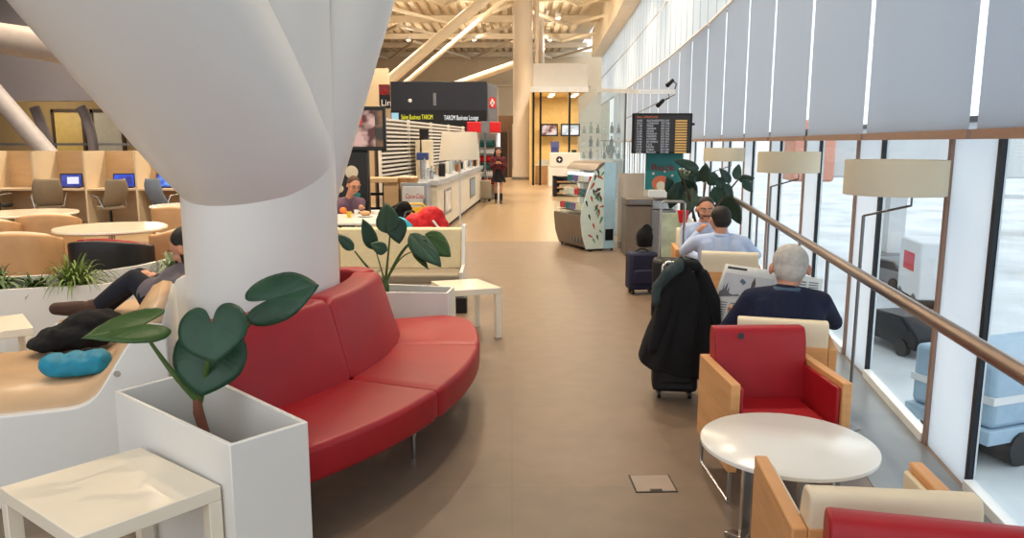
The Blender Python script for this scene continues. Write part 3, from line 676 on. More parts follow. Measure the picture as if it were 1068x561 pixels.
# totem with television
T0=Q(340,111,12); T1=Q(403,157,12)
t=thing('television','wall television showing a red and pink street picture beside the column','television',((T0.x-.12+T1.x)/2,12,0))
w2=(T1.x-T0.x+.12)/2; zc=(T0.z+T1.z)/2; hh=(T0.z-T1.z)/2
part('bezel',MB().bx(-w2,w2,-.03,.06,T1.z,T0.z),m_black,t,bevel=.01)
part('screen',MB().bx(-w2+.05,w2-.16,-.034,-.029,T1.z+.06,T0.z-.06),emit('tv_picture',(200,120,110),.75,(5,(90,34,34),(236,190,176))),t)
part('side_picture',MB().bx(w2-.155,w2-.045,-.034,-.029,T1.z+.06,T0.z-.06),emit('tv_side',(120,90,60),.5,(4,(50,50,48),(200,140,90))),t)
part('red_banner',MB().prism([(-.2,zc-.02),(.16,zc+.06),(.16,hh+zc-.10),(-.2,zc+hh-.07)],.033,.038,M=Matrix.Rotation(PI/2,4,'X')),emit('tv_red',(214,64,48),.8),t)
part('mount_column',MB().bx(-w2+.1,w2-.3,.06,.2,0,T0.z-.1),m_black,t)
p0=Q(348,157,11.9); p1=Q(385,222,11.9)
t=thing('picture_panel','black panel with round cream and orange shapes below the television','poster',((p0.x+p1.x)/2-.1,11.86,0)); hw=(p1.x-p0.x)/2+.1
part('board',MB().bx(-hw,hw,-.02,.02,0,p0.z-.03),m_black,t)
mo=mat('print_orange',(196,104,72),.6); mc_=mat('print_cream',(206,196,172),.6)
def disc(x,z,r,m,rr=None,y=-.026): part('print',MB().ell((x,y,z),(r,.006,rr or r)),m,t)
disc(.12,1.25,.10,mc_); disc(-.13,1.18,.07,mo,.09); disc(-.1,1.0,.09,mc_,.07); disc(-.14,1.38,.02,m_greyfab); disc(.16,.9,.09,m_tealposter,.05)
# tan high shelf behind
t=thing('high_table','narrow tan high table with open rails behind the television panel','table',(-2.30,13.4,0))
part('tabletop',MB().bx(-.35,.35,-.25,.25,1.02,1.10),m_woodp,t,bevel=.01); part('side_board',MB().bx(.1,.35,-.2,.2,0,1.02),m_woodp,t)
for z in (.3,.55,.8): part('rail',MB().bx(-.3,.1,-.2,-.17,z,z+.05),m_dark,t)
part('leg',MB().bx(-.33,-.29,-.2,-.16,0,1.02),m_dark,t); part('leg',MB().bx(-.33,-.29,.16,.2,0,1.02),m_dark,t)
for i,(px,lab) in enumerate([(421,'low basket of wrapped pastries at the left end of the bar'),(430,'second basket of pastries beside the tap tower on the bar')]):
    p=Q(px,184,13.25); q=thing('pastry_basket',lab,'basket',(p.x,13.25,1.025)); part('basket',MB().lathe([(0,0),(.09,0),(.12,.07),(.11,.07),(.08,.01),(0,.01)],n=24),m_wood,q)
    f=MB(); [f.ell((.05*math.cos(a),.05*math.sin(a),.08),(.045,.04,.03)) for a in (0,1.5,3,4.5)]; part('pastries',f,m_cream,q)
# cooler
x0=Q(418,190,13.1).x; x1=Q(445,190,13.1).x
t=thing('drinks_cooler','low white drinks cooler with red script lettering at the bar end','cooler',((x0+x1)/2,13.4,0)); hw=(x1-x0)/2
part('cabinet',MB().bx(-hw,hw,-.28,.4,0,1.02),mat('cooler_grey',(150,156,162),.35,.3),t,bevel=.01); dr=part('door',MB().bx(-hw+.02,hw-.05,-.30,-.28,.08,.96),mat('cooler_white',(214,214,212),.3),t,bevel=.005)
part('handle',MB().bx(hw-.06,hw-.035,-.33,-.30,.35,.75),m_grey,dr)
tt=text('lettering','Coca-Cola',.115,m_red2,t,(-hw+.07,-.304,.76),(PI/2,0,0),.001); 
for v in tt.data.vertices: v.co.x+=v.co.y*.25; v.co.x*=.62
# bar counter
H_=Vector((.0527,1,0)).normalized(); ang_=-math.atan(.0527)
t=thing('bar_counter','long cream bar counter with a grey top running down the hall','counter',(-1.40,13.12,0),ang_)
part('body',MB().bx(-.40,0,.85,9.6,.08,.93),m_counter,t,bevel=.008); part('plinth',MB().bx(-.37,-.04,.89,9.56,0,.08),m_darkbrown,t)
part('worktop',MB().bx(-.43,.05,.81,9.64,.93,1.03),m_countertop,t,bevel=.008)
for y0,y1,mm in ((1.7,2.7,m_white),(6.3,7.6,mat('blue_display',(120,150,170),.3))):
    nc=part('display_niche',MB().bx(0,.012,y0,y1,.3,.8),m_grey,t); part('niche_panel',MB().bx(.012,.018,y0+.12,y1-.12,.36,.75),mm,nc)
def onbar(y,x=-.3): 
    c,s=math.cos(ang_),math.sin(ang_); return Vector((-1.40+x*c-y*s,13.12+x*s+y*c,1.03))
cols=[('silver',m_chrome),('white',m_white),('amber',mat('amber_glass',(150,90,40),.2)),('clear grey',mat('clear_grey_glass',(190,200,205),.1)),('dark',m_black)]
for i in range(20):
    nm,mm=cols[(i*3)%5]; y=1.0+i*.44; p=onbar(y,-.12-.22*((i*7)%3)/2); h=.15+.14*((i*5)%4)/3
    wh=ords[i] if i<len(ords) else 'last'
    q=thing('jar' if i%2 else 'bottle','%s %s on the bar top, %s from the near end'%(nm,'jar' if i%2 else 'bottle','first' if i==0 else ords[i]),'jar' if i%2 else 'bottle',p,0,'vessels along the bar top')
    if i%2: part('body',MB().lathe([(0,0),(.06,0),(.065,.02),(.065,h*.8),(.05,h*.88),(0,h*.88)],n=16),mm,q); part('lid',MB().cyl((0,0,h*.88),.052,.02,16),m_chrome,q)
    else: part('body',MB().lathe([(0,0),(.035,0),(.037,.02),(.037,h*.9),(.014,h*1.2),(.014,h*1.5),(0,h*1.5)],n=16),mm,q); part('cap',MB().cyl((0,0,h*1.5),.016,.02,12),m_red2 if i%4 else m_chrome,q)
p=onbar(1.1,-.3)
t=thing('tap_tower','chrome and dark blue drinks tap tower standing on the bar end','tap tower',(p.x-.0,p.y,1.03)); part('column',MB().cyl((0,0,0),.05,.36,20),m_chrome,t); part('head',MB().box((0,0,.42),(.22,.12,.14)),mat('tap_blue',(50,66,120),.3),t,bevel=.02); part('spout',MB().tube([(.05,-.06,.40),(.05,-.14,.38),(.05,-.14,.30)],.014),m_chrome,t); part('antenna',MB().tube([(-.03,0,.49),(-.03,0,.72)],[.02,.012]),m_black,t)
p=onbar(5.6,-.6)
t=thing('coffee_machine','boxy cream and brown coffee station behind the bar by the lamp','coffee machine',(-1.87,16.2,0)); part('cabinet',MB().bx(-.12,.19,-.2,.4,0,1.75),m_cream,t,bevel=.01); part('hopper',MB().cyl((.03,.1,1.75),.1,.22,20),m_black,t); part('front_panel',MB().bx(-.08,.15,-.215,-.2,1.1,1.5),m_wallcream,t)
# slatted screen
a=Vector((-2.34,14.0,0)); b2=Vector((-1.386,22.6,0)); d=b2-a
t=thing('slatted_screen','white horizontal slat screen behind the bar','screen',a,math.atan2(d.y,d.x)); L=d.length
f=MB(); [f.bx(0,L,-.02,.02,1.02+k*.077,1.057+k*.077) for k in range(15)]; part('slats',f,m_slat,t)
for x in (0,L*.25,L*.5,L*.75,L): part('post',MB().bx(x-.03,x+.03,.02,.07,0,2.16),m_slat,t)
part('backing',MB().bx(0,L,.12,.15,0,2.1),mat('umber_panel',(92,78,66),.7),t); part('lower_panel',MB().bx(0,L,-.03,-.02,0,.98),m_woodp,t)
# sign over the lounge
S0=Q(407,85,23.6); S1=Q(508,137,23.6); ym=Q(407,115.5,23.6).z
t=thing('lounge_sign','big dark navy overhead sign with yellow and white lounge lettering','sign',(S0.x,23.6,0)); W=S1.x-S0.x
part('upper_board',MB().bx(0,W,0,.5,ym,S0.z),m_signblack,t,bevel=.01); part('letter_strip',MB().bx(0,W,-.04,.5,S1.z,ym),m_black,t)
z=Q(407,125.5,23.6).z
text('lettering','Salon Business TAROM',.20,emit('yellow_letters',(240,230,40),1.1),t,(.31,-.045,z+.03),(PI/2,0,0),.004,label='yellow lettering').scale=(.50,1,1)
text('lettering','TAROM Business Lounge',.20,emit('white_letters',(250,250,250),1.1),t,(1.60,-.045,z+.01),(PI/2,0,0),.004,label='white lettering').scale=(.50,1,1)
part('icon',MB().bx(.02,.23,-.05,-.04,z-.02,z+.22),emit('icon_blue',(170,220,236),.9),t)
part('speaker_grille',MB().bx(1.28,1.37,-.012,0,Q(0,110,23.6).z,Q(0,97,23.6).z),m_grey,t); part('sensor',MB().ell((.58,-.01,Q(0,105,23.6).z),(.06,.03,.06)),m_white,t)
for x in (.08,W-.08): part('support_post',MB().bx(x-.06,x+.06,.1,.25,0,S1.z),m_dark,t)
def board(nm,lab,px0,py0,px1,py1,Y,m,extra=()):
    a=Q(px0,py0,Y); b=Q(px1,py1,Y); t=thing(nm,lab,'sign',(a.x,Y,b.z)); part('board',MB().bx(0,b.x-a.x,0,.06,0,a.z-b.z),m,t)
    for e in extra: e(t,b.x-a.x,a.z-b.z)
    return t
m_maroon=mat('sign_maroon',(120,44,50),.5)
board('wall_sign','small maroon sign with a red emblem left of the navy sign',395,88,407,110,23.7,m_maroon,[lambda t,w,h:part('emblem',MB().tube([(w*.25,-.01,h*.6),(w*.5,-.01,h*.75),(w*.75,-.01,h*.6),(w*.5,-.01,h*.4)],.02,8,close=True),m_red2,t)])
board('wall_sign','dark strip sign reading Lin left of the navy sign',396,99,407,113,23.62,m_dark,[lambda t,w,h:text('lettering','Lin',.26,m_white2,t,(.03,-.005,.08),(PI/2,0,0),.002)])
board('wall_sign','grey sign with a white cross emblem on red right of the navy sign',508,88,519,137,23.7,m_grey,[lambda t,w,h:part('emblem',MB().bx(w*.2,w*.8,-.01,0,h*.5,h*.72),m_red2,t),lambda t,w,h:part('cross',MB().bx(w*.42,w*.58,-.02,-.01,h*.53,h*.69).bx(w*.3,w*.7,-.02,-.01,h*.58,h*.64),m_white2,t)])
t=thing('kiosk_canopy','small red and grey canopy above the end of the bar','canopy',Q(487,138,22.8)); a=Q(487,138,22.8); w_=Q(522,138,22.8).x-a.x; h_=Q(487,127,22.8).z-a.z
part('red_panel',MB().bx(0,w_*.42,0,.5,0,h_),m_red2,t,bevel=.02); part('grey_panel',MB().bx(w_*.42,w_*.68,.02,.5,-.02,h_+.02),m_grey,t); part('red_panel',MB().bx(w_*.68,w_,0,.5,0,h_),m_red2,t,bevel=.02)
part('post',MB().bx(w_*.5,w_*.56,.2,.26,-a.z,0),m_grey,t); part('post',MB().bx(.05,.11,.2,.26,-a.z,0),m_grey,t)
a=Q(499,198,23.1); w_=Q(521,198,23.1).x-a.x; t=thing('magazine_rack','white zigzag display rack packed with bright packets past the bar','display rack',(a.x,23.1,0)); zt=Q(499,139,23.1).z
part('frame',MB().bx(0,.04,0,.4,0,zt).bx(w_-.1,w_,0,.4,0,zt).bx(0,w_,.38,.42,0,zt),m_white,t)
for k in range(6):
    z=.5+k*.22; part('shelf',MB().box((w_/2-.05,.15,z),(w_-.15,.3,.02),rx=.4),m_chrome,t)
    part('packets',MB().box((w_/2-.05,.12,z+.08),(w_-.2,.18,.12),rx=.4),(m_red2,m_white2,m_tealposter)[k%3],t)
part('edge_light',MB().bx(w_-.04,w_+.02,-.03,.0,.9,zt),emit('rack_light',(240,246,255),2.0),t)
t=thing('trolley_case','grey upright trolley case standing past the bar beside the woman','suitcase',Q(505,205,22.4)); t.location.z=0
part('shell',MB().bx(-.2,.2,-.12,.12,.08,.62),m_greyfab,t,bevel=.04); part('handle',MB().tube([(-.1,0,.62),(-.1,0,.9),(.1,0,.9),(.1,0,.62)],.012),m_chrome,t)
for x in (-.15,.15): part('wheel',MB().tube([(x,-.03,.04),(x,.03,.04)],.04,12),m_black,t)
# floor lamp with white shade
L0=Vector((-.62,9.15,0))
t=thing('floor_lamp','floor lamp with a tapered white shade behind the bench end','floor lamp',L0)
part('base',MB().lathe([(0,0),(.14,0),(.14,.012),(.02,.025),(0,.025)]),m_white,t); part('pole',MB().cyl((0,0,.02),.011,1.6,12),m_white,t)
part('lamp_shade',MB().lathe([(.24,1.50),(.205,1.82),(.20,1.82),(.235,1.50),(.24,1.50)],n=48),m_shadew,t); part('bulb',MB().ell((0,0,1.64),(.03,.03,.045)),m_sill,t)
# kiosk body behind the sign and far dim doors
struct('wall_kiosk',MB().bx(S0.x-.6,S1.x+.3,25.4,25.6,0,S0.z-.1).bx(S0.x-4,S0.x-.6,27,27.2,0,4.2),m_wallcream)
struct('wall_end_panel',MB().bx(-1.3,.0,38,38.2,0,2.6).bx(-4,.2,38.5,38.7,2.6,3.0),mat('brown_panelling',(120,92,70),.6))
d=thing('door_9',None,None,(-.52,37.9,0),kind='structure'); part('door_leaf',MB().bx(-.3,.3,-.03,.03,0,2.2),m_darkbrown,d); part('door_frame',MB().bx(-.36,-.3,-.05,.05,0,2.25).bx(.3,.36,-.05,.05,0,2.25),m_grey,d)
# ---------------------------------------------------------------- shop on the right of the pole
Yf=31
xl=Q(556,90,Yf).x; xr=Q(613,100,Yf).x; zb=Q(560,95,Yf).z; zt=Q(560,66,Yf).z
struct('wall_shop_header',MB().bx(xl,xr,Yf,Yf+.4,zb,zt),m_white)
struct('trim_4',MB().bx(xl-.1,xr,Yf-.25,Yf,zb-.05,zb+.16),m_sill)
struct('wall_shop_back',MB().bx(xl,xr,35.4,35.6,0,zb),m_yellowwall); struct('ceiling_shop',MB().bx(xl,xr,Yf,35.4,zb,zb+.05),m_yellowwall)
struct('wall_shop_side',MB().bx(xl-.05,xl,Yf+.3,35.4,0,zb),m_yellowwall)
w_=thing('window_40',None,None,(0,0,0),kind='structure')
f=MB(); [f.bx(x-.04,x+.04,Yf-.03,Yf+.03,0,zb) for x in (xl+.02,xl+.3,Q(594,120,Yf).x)]; part('window_frame',f,m_dark,w_)
for px in (575,599):
    a=Q(px,104,33); t=thing('ceiling_light','bright strip light on the shop ceiling, %s of two'%('left' if px<580 else 'right'),'ceiling light',(a.x,33,zb-.06)); part('housing',MB().bx(-.12,.12,-1.1,1.1,.02,.06),m_sill,t); part('tube',MB().bx(-.09,.09,-1.05,1.05,-.02,.02),emit('strip_light%d'%px,(255,240,210),3),t)
    lamp('strip_lamp','AREA',(0,0,-.05),90,(1,.82,.55),1.0,(0,0,0),t)
for px0,px1,lab,cols_ in ((564,582,'shop screen with a red and white picture, left of the pair',((120,40,40),(236,214,210))),(585,605,'shop screen with a pale picture, right of the pair',((190,200,206),(246,248,250)))):
    a=Q(px0,129,34.8); b=Q(px1,142,34.8); t=thing('wall_screen',lab,'screen',(a.x,34.9,b.z)); W_=b.x-a.x; Hh=a.z-b.z
    part('bezel',MB().bx(0,W_,0,.08,0,Hh),m_black,t); part('screen',MB().bx(.06,W_-.06,-.005,0,.06,Hh-.06),emit('shopscreen%d'%px0,(255,255,255),.95,(3,cols_[0],cols_[1])),t); part('wall_mount',MB().bx(W_*.4,W_*.6,.08,.5,Hh*.3,Hh*.7),m_dark,t)
a=Q(572,191,30.2); b=Q(606,191,30.2); W_=b.x-a.x; t=thing('shop_counter','white shop counter carrying a round dark emblem','counter',(a.x,30.2,0)); z1=Q(572,159,30.2).z; z2=Q(572,174,30.2).z
part('lower_body',MB().bx(0,W_,0,.7,0,z2),m_white,t,bevel=.01); part('upper_body',MB().bx(.05,W_,-.02,.6,z2,z1),m_white,t,bevel=.02)
part('emblem',MB().lathe([(0,0),(.13,0),(.13,.01),(0,.01)],M=Matrix.Translation((.42,-.03,(z1+z2)/2))@Matrix.Rotation(PI/2,4,'X')),m_navycase,t)
part('emblem_star',MB().prism([(0,.08),(.02,.02),(.08,0),(.02,-.02),(0,-.08),(-.02,-.02),(-.08,0),(-.02,.02)],.0,.006,M=Matrix.Translation((.42,-.045,(z1+z2)/2))@Matrix.Rotation(PI/2,4,'X')),m_white2,t)
one('cash_terminal',MB().bx(-.15,.15,-.1,.1,0,.2).box((0,-.02,.3),(.34,.03,.24),rx=-.3),mat('blue_terminal',(60,70,130),.4),'blue and white till screen standing on the shop counter','till',loc=(a.x+.25,30.4,z1))
one('card_reader',MB().box((0,0,.05),(.2,.12,.08),rx=-.3),m_black,'black card reader on the right of the shop counter','card reader',loc=(a.x+1.0,30.4,z1),bevel=.01)
a=Q(559,186,31.5); t=thing('brochure_stand','small brown brochure stand inside the shop window','stand',(a.x,32.0,0)); part('cabinet',MB().bx(0,.6,-.2,.3,0,.75),m_brownbox,t,bevel=.01); part('top_shelf',MB().bx(-.05,.65,-.22,.32,.75,.8),m_white,t); part('papers',MB().bx(.1,.5,-.1,.1,.8,1.0),m_paper,t)
a=Q(577,205,24.5); b=Q(603,205,24.5); W_=b.x-a.x; t=thing('low_display','low black open display with lit tan shelves on the shop side','display',(a.x,24.5,0)); z1=Q(577,184,24.5).z
part('frame',MB().bx(0,.12,0,.6,0,z1).bx(0,W_,.55,.6,0,z1).bx(0,W_,0,.6,z1-.04,z1),m_black,t)
for k in range(3): part('shelf',MB().bx(.12,W_,.02,.55,.08+k*.18,.12+k*.18),m_wood,t)
part('goods',MB().bx(.2,W_-.05,.1,.4,.12,.2).bx(.2,W_-.05,.1,.4,.30,.38),m_cream,t)
# glass display partition with goods
Yg=14.2
a=Q(606,95,Yg); b=Q(652,95,Yg)
t=thing('glass_partition','tall frosted glass partition with a glass canopy behind the display case','partition',(a.x,Yg,0)); W_=b.x-a.x; zt=a.z
part('glass_panel',MB().prism([(0,0),(W_,0),(W_,zt),(.32,zt),(0,zt-.42)],0,.012,M=Matrix.Rotation(PI/2,4,'X')),m_frost,t)
part('edge_post',MB().bx(W_,W_+.03,-.02,.02,0,zt),m_grey,t)
c2=Q(704,97,10.9)-Vector((a.x,Yg,0))
part('canopy',MB().add([(0.3,0,zt),(W_,.02,zt),(c2.x,c2.y,c2.z),(c2.x-.5,c2.y,c2.z+.0),(0.3,0,zt+.04),(W_,.02,zt+.04),(c2.x,c2.y,c2.z+.05),(c2.x-.5,c2.y,c2.z+.05)],[(0,3,2,1),(4,5,6,7),(0,1,5,4),(1,2,6,5),(2,3,7,6),(3,0,4,7)]),m_screen_glass,t)
part('canopy_edge',MB().beam((.3,0,zt+.02),(c2.x-.5,c2.y,c2.z+.02),.03,.06).beam((c2.x-.5,c2.y,c2.z+.02),(c2.x,c2.y,c2.z+.02),.03,.06),m_sill,t)
part('brace_rod',MB().tube([(W_,0,zt-.5),(c2.x,c2.y,c2.z-.02)],.008,8),m_grey,t)
for z in (1.62,1.87,2.06):
    part('shelf',MB().bx(.02,W_-.02,.04,.26,z-.012,z),m_glass,t)
shelf_goods=[]
kk=0
mg=[mat('sage_tin',(122,150,122),.5),m_dark,m_white,mat('wine_glass_dark',(50,60,66),.2),m_grey]
for r_,z in enumerate((1.40,1.62,1.87)):
    for c in range(6):
        x=a.x+.08+c*(W_-.16)/5; kk+=1; h=.10+.08*((c*5+r_*3)%3)/2
        nm='tall' if h>.15 else 'short'
        q=thing('bottle' ,'%s %s on the glass partition shelf, %s row, %s from the left'%(nm,'bottle' ,('bottom','middle','top')[r_],('first','second','third','fourth','fifth','sixth')[c]),'bottle',(x,Yg+.15,z),0,'bottles behind the glass partition')
        part('body',MB().lathe([(0,0),(.03,0),(.032,.01),(.032,h*.65),(.012,h*.8),(.012,h),(0,h)],n=12),mg[(c+r_*2)%5],q); part('cap',MB().cyl((0,0,h),.014,.015,10),m_dark,q)
one('shelf_cabinet',MB().bx(0,W_,0,.28,0,1.40),m_sill,'white back cabinet behind the glass partition','cabinet',loc=(a.x,Yg+.04,0),bevel=.01)
def cctv(lab,c,arm):
    t=thing('security_camera',lab,'security camera',c); part('body',MB().tube([(-.05,-.06,-.045),(.04,.04,.03)],[.032,.028],14),m_dark,t); part('bracket',MB().tube(arm,.008,8),m_dark,t); return t
cctv('dark security camera hanging below the glass canopy',Q(689,107,11.0),[(.03,0,.03),(.12,0,.06),(.1,0,.14),(.02,0,.16)])
cctv('dark security camera perched above the glass canopy',Q(699,86,11.2),[(.04,0,.02),(.09,0,-.02),(.06,0,-.12),(.03,0,-.16)])
# display case
hd=-math.atan(.055)
a=P(613,262); c=P(647,265)
t=thing('display_case','refrigerated display case with curved glass and leaf-print end panel','display case',(a.x,a.y,0),R(22))
Wc=.47; Lc=1.0; K=Matrix(((1,0,0,0),(0,0,1,0),(0,1,0,0),(0,0,0,1)))
def fx(z): # front profile offset (towards aisle, -x)
    pts=[(0,-.02),(.25,-.10),(.5,-.13),(.62,-.12),(.8,-.07),(1.1,.03),(1.3,.13),(1.37,.22)]
    for (z0,x0),(z1,x1) in zip(pts,pts[1:]):
        if z<=z1: return x0+(x1-x0)*(z-z0)/(z1-z0)
    return pts[-1][1]
sh=Lc*.12
prof=[(fx(z),z) for z in (.06,.15,.25,.38,.5,.56)]; f=MB(); f.prism(prof+[(.45,.56),(.45,.06)],0.02,Lc,M=K); part('base_body',f,m_bin,t,ang=25)
for k in range(9): part('vent_slat',MB().bx(fx(.2)-.004,fx(.2)+.02,.1+k*.1,.14+k*.1,.12,.5),m_grey,t) if k<4 else None
prof=[(fx(z),z) for z in (.56,.62,.7,.8,.9,1.0,1.1,1.2,1.3)]; inner=[(x+.01,z) for x,z in prof]
part('curved_glass',MB().prism(prof+inner[::-1],.02,Lc,M=K),m_glass,t)
f=MB(); pr_=[(fx(z),z) for z in (1.28,1.33,1.37)]; f.prism([(fx(1.28)-.02,1.27),(.18,1.36),(.24,1.39),(.47,1.41),(.47,1.37),(.26,1.355),(fx(1.28)+.02,1.26)],-.01,Lc+.01,M=K); part('top_rim',f,m_bin,t)
part('interior_light',MB().tube([(fx(1.2)+.04,.05,1.2),(fx(1.2)+.04,Lc-.05,1.2)],.02,8),emit('case_light',(236,236,255),5),t)
for z in (.62,.85,1.06):
    part('shelf',MB().bx(fx(z)+.04,.42,.04,Lc-.04,z-.01,z),m_chrome,t)
k=0
part('back_wall',MB().bx(.42,.46,.02,Lc,.06,1.37),m_chrome,t)
for z,nr in ((.63,'lower'),(.86,'middle'),(1.07,'upper')):
    for i in range(5):
        cc=[m_red2,m_white,m_cream,mat('purple_pack%d%s'%(i,nr),(120,90,140),.4),m_tealposter][(i+int(z*10))%5]
        q=one('food_packet',MB().box((0,0,.05),(.1,.13,.1),rz=.1*i),cc,'small %s packet on the %s shelf of the display case, %s from the camera'%('bright','lower' if nr=='lower' else nr,('first','second','third','fourth','fifth')[i]),'packet','packets in the display case',loc=Vector((a.x,a.y,0))+Matrix.Rotation(R(22),3,'Z')@Vector((fx(z)+.14,.14+i*.19,z)),rz=R(22),bevel=.008)
prof=[(fx(z),z) for z in (.03,.15,.25,.38,.5,.62,.8,.95,1.1,1.2,1.3,1.36)]
xm=.27; part('end_panel',MB().prism([(x+ .0,z) for x,z in prof]+[(xm,1.39),(xm,.03)],0,.02,M=K),mat('mint_white',(206,220,212),.4),t,ang=25)
random.seed(3)
f1,f2,f3=MB(),MB(),MB(); mp_rust=mat('print_rust',(170,84,60),.5)
for i in range(30):
    z=.12+random.random()*1.15; x=fx(z)+.05+random.random()*(xm-.08-fx(z)); s_=.040+random.random()*.030; an=random.random()*PI
    ff=(f1,f2,f3)[0 if random.random()<.4 else random.choice((1,2))]
    q=[(math.cos(u)*s_,math.sin(u)*s_*.28*(1+.6*math.cos(u))) for u in [2*PI*j/12 for j in range(12)]]
    if ff is f2: ff=MB()
    ff.prism([(x+p_*math.cos(an)-r_*math.sin(an),z+p_*math.sin(an)+r_*math.cos(an)) for p_,r_ in q],-.003,.001,M=K)
    if ff not in (f1,f3): part('leaf_print',ff,mp_rust,t)
part('leaf_print',f1,mat('print_darkgreen',(40,66,62),.5),t); part('leaf_print',f3,mat('print_green',(92,150,110),.5),t)
part('side_pane',MB().bx(xm,xm+.20,-.012,.02,.03,1.40),mat('sky_blue_panel',(166,200,216),.25),t); part('dark_goods',MB().bx(xm+.03,xm+.17,-.02,-.012,.16,.34),m_dark,t)
f=MB(); [f.tube([(x,-.02,.03),(x,-.02,0)],.02,8) for x in (.03,.22,.42)]; [f.tube([(x,1.0,.06),(x,1.0,0)],.02,8) for x in (.03,.42)]; f.bx(0,.44,.03,1.05,.03,.06); part('feet',f,m_dark,t)
one('freezer_lid_stack',MB().bx(0,.3,0,.5,0,.0).bx(0,.26,0,.4,.55,.57).bx(0,.26,0,.4,.4,.42).bx(0,.26,0,.4,.25,.27).bx(0,.26,0,.4,.1,.12).bx(0,.02,0,.4,0,.6).bx(.24,.26,0,.4,0,.6),m_cream,'low cream rack of thin shelves on the aisle side of the display case','rack',loc=(P(582,240).x,14.0,0))
# bins, beige board, poster pedestal, flight board
a=P(648,267); 
t=thing('waste_cabinet','taupe metal waste cabinet with a stepped lid beside the display case','waste bin',(a.x+.06,a.y,0)); 
part('cabinet',MB().bx(0,.40,0,.5,0,.76),m_bin,t,bevel=.01); ld=part('lid',MB().bx(-.01,.41,-.02,.52,.77,.87),m_bin,t,bevel=.012); part('flap',MB().bx(.04,.36,-.025,-.02,.79,.85),m_grey,ld)
t=thing('waste_cabinet','second metal waste cabinet with an open dark top, right of the taupe one','waste bin',(a.x+.44,a.y-.05,0))
part('cabinet',MB().bx(0,.36,0,.5,0,.70),m_grey,t,bevel=.01); part('collar',MB().bx(0,.36,0,.05,.72,.84).bx(0,.05,.05,.5,.72,.84).bx(.31,.36,.05,.5,.72,.84),m_chrome,t); part('liner',MB().bx(.05,.31,.05,.45,.72,.86),m_black,t,bevel=.01)
p0=Q(647,181,12.3); p1=Q(674,181,12.3)
t=thing('beige_screen','plain beige board standing behind the waste cabinets','board',(p0.x,12.45,0)); part('panel',MB().bx(0,p1.x-p0.x,0,.03,.1,p0.z),m_beige,t); part('foot',MB().bx(.02,.08,-.1,.12,0,.1).bx(p1.x-p0.x-.08,p1.x-p0.x-.02,-.1,.12,0,.1),m_grey,t)
p0=Q(675,158,12.1); p1=Q(711,198,12.1); t=thing('poster_stand','teal poster with dark red lettering under the flight board','poster',(p0.x,12.2,0)); W_=p1.x-p0.x
part('poster',MB().bx(0,W_,-.02,.02,p1.z,p0.z+.05),m_tealposter,t); 
tt=text('lettering','Rock',.2,mat('print_darkred',(120,40,40),.5),t,(.08,-.022,p0.z-.30),(PI/2,.0,0),.002,bold=.004,label='dark red lettering'); tt.scale=(.9,.7,1)
f=MB(); f.ell((.24,-.024,p1.z+.10),(.14,.004,.12)); part('figure_print',f,mo,t); part('figure_print',MB().ell((.24,-.03,p1.z+.06),(.07,.004,.07)),mc_,t)
part('stars',MB().ell((.12,-.022,p1.z+.25),(.02,.003,.02)).ell((.3,-.022,p1.z+.28),(.015,.003,.015)).ell((.42,-.022,p1.z+.22),(.018,.003,.018)),mc_,t)
part('white_plinth',MB().bx(.04,W_-.04,-.06,.3,0,p1.z),m_white,t,bevel=.01)
p0=Q(660,118,12.0); p1=Q(721,160,12.0); t=thing('flight_board','black airport departures screen hanging above the teal poster','flight board',(p0.x,12.0,p1.z)); W_=p1.x-p0.x; Hh=p0.z-p1.z
bz=part('bezel',MB().bx(0,W_,0,.09,0,Hh),m_black,t,bevel=.008); part('screen',MB().bx(.03,W_-.03,-.003,0,.03,Hh-.03),emit('board_black',(30,28,34),.5),t)
ey,ewh,eo=emit('rows_amber',(220,170,90),.8),emit('rows_white',(214,214,220),.8),emit('rows_orange',(224,110,60),.9)
random.seed(11)
times=['BUCHAREST','LONDON','PARIS','VIENNA','ROME','MUNICH','MADRID','ATHENS','ISTANBUL','CLUJ','MILAN','DUBAI','PRAGUE']
text('lettering','Plecari  DEPARTURES',.036,eo,t,(.06,-.004,Hh-.07),(PI/2,0,0),.0005)
rows_w='\n'.join(times); 
text('rows',rows_w,.040,ewh,t,(.22,-.004,Hh-.125),(PI/2,0,0),.0005); 
text('rows','\n'.join('%02d:%02d'%(10+i//2,(i*25)%60) for i in range(13)),.040,ewh,t,(.06,-.004,Hh-.125),(PI/2,0,0),.0005)
text('rows','\n'.join('RO %03d'%(301+i*7) for i in range(13)),.040,ewh,t,(.44,-.004,Hh-.125),(PI/2,0,0),.0005)
f=MB(); [f.bx(.66,.84,-.005,-.003,Hh-.127-i*.040,Hh-.102-i*.040) for i in range(13)]; part('status_cells',f,ey,t)
part('side_knob',MB().bx(W_,W_+.04,.02,.06,Hh*.7,Hh*.76),m_black,t); part('mount_pole',MB().bx(W_*.45,W_*.55,.26,.31,-p1.z,Hh*.7).bx(W_*.45,W_*.55,.08,.26,Hh*.4,Hh*.5),m_grey,t)
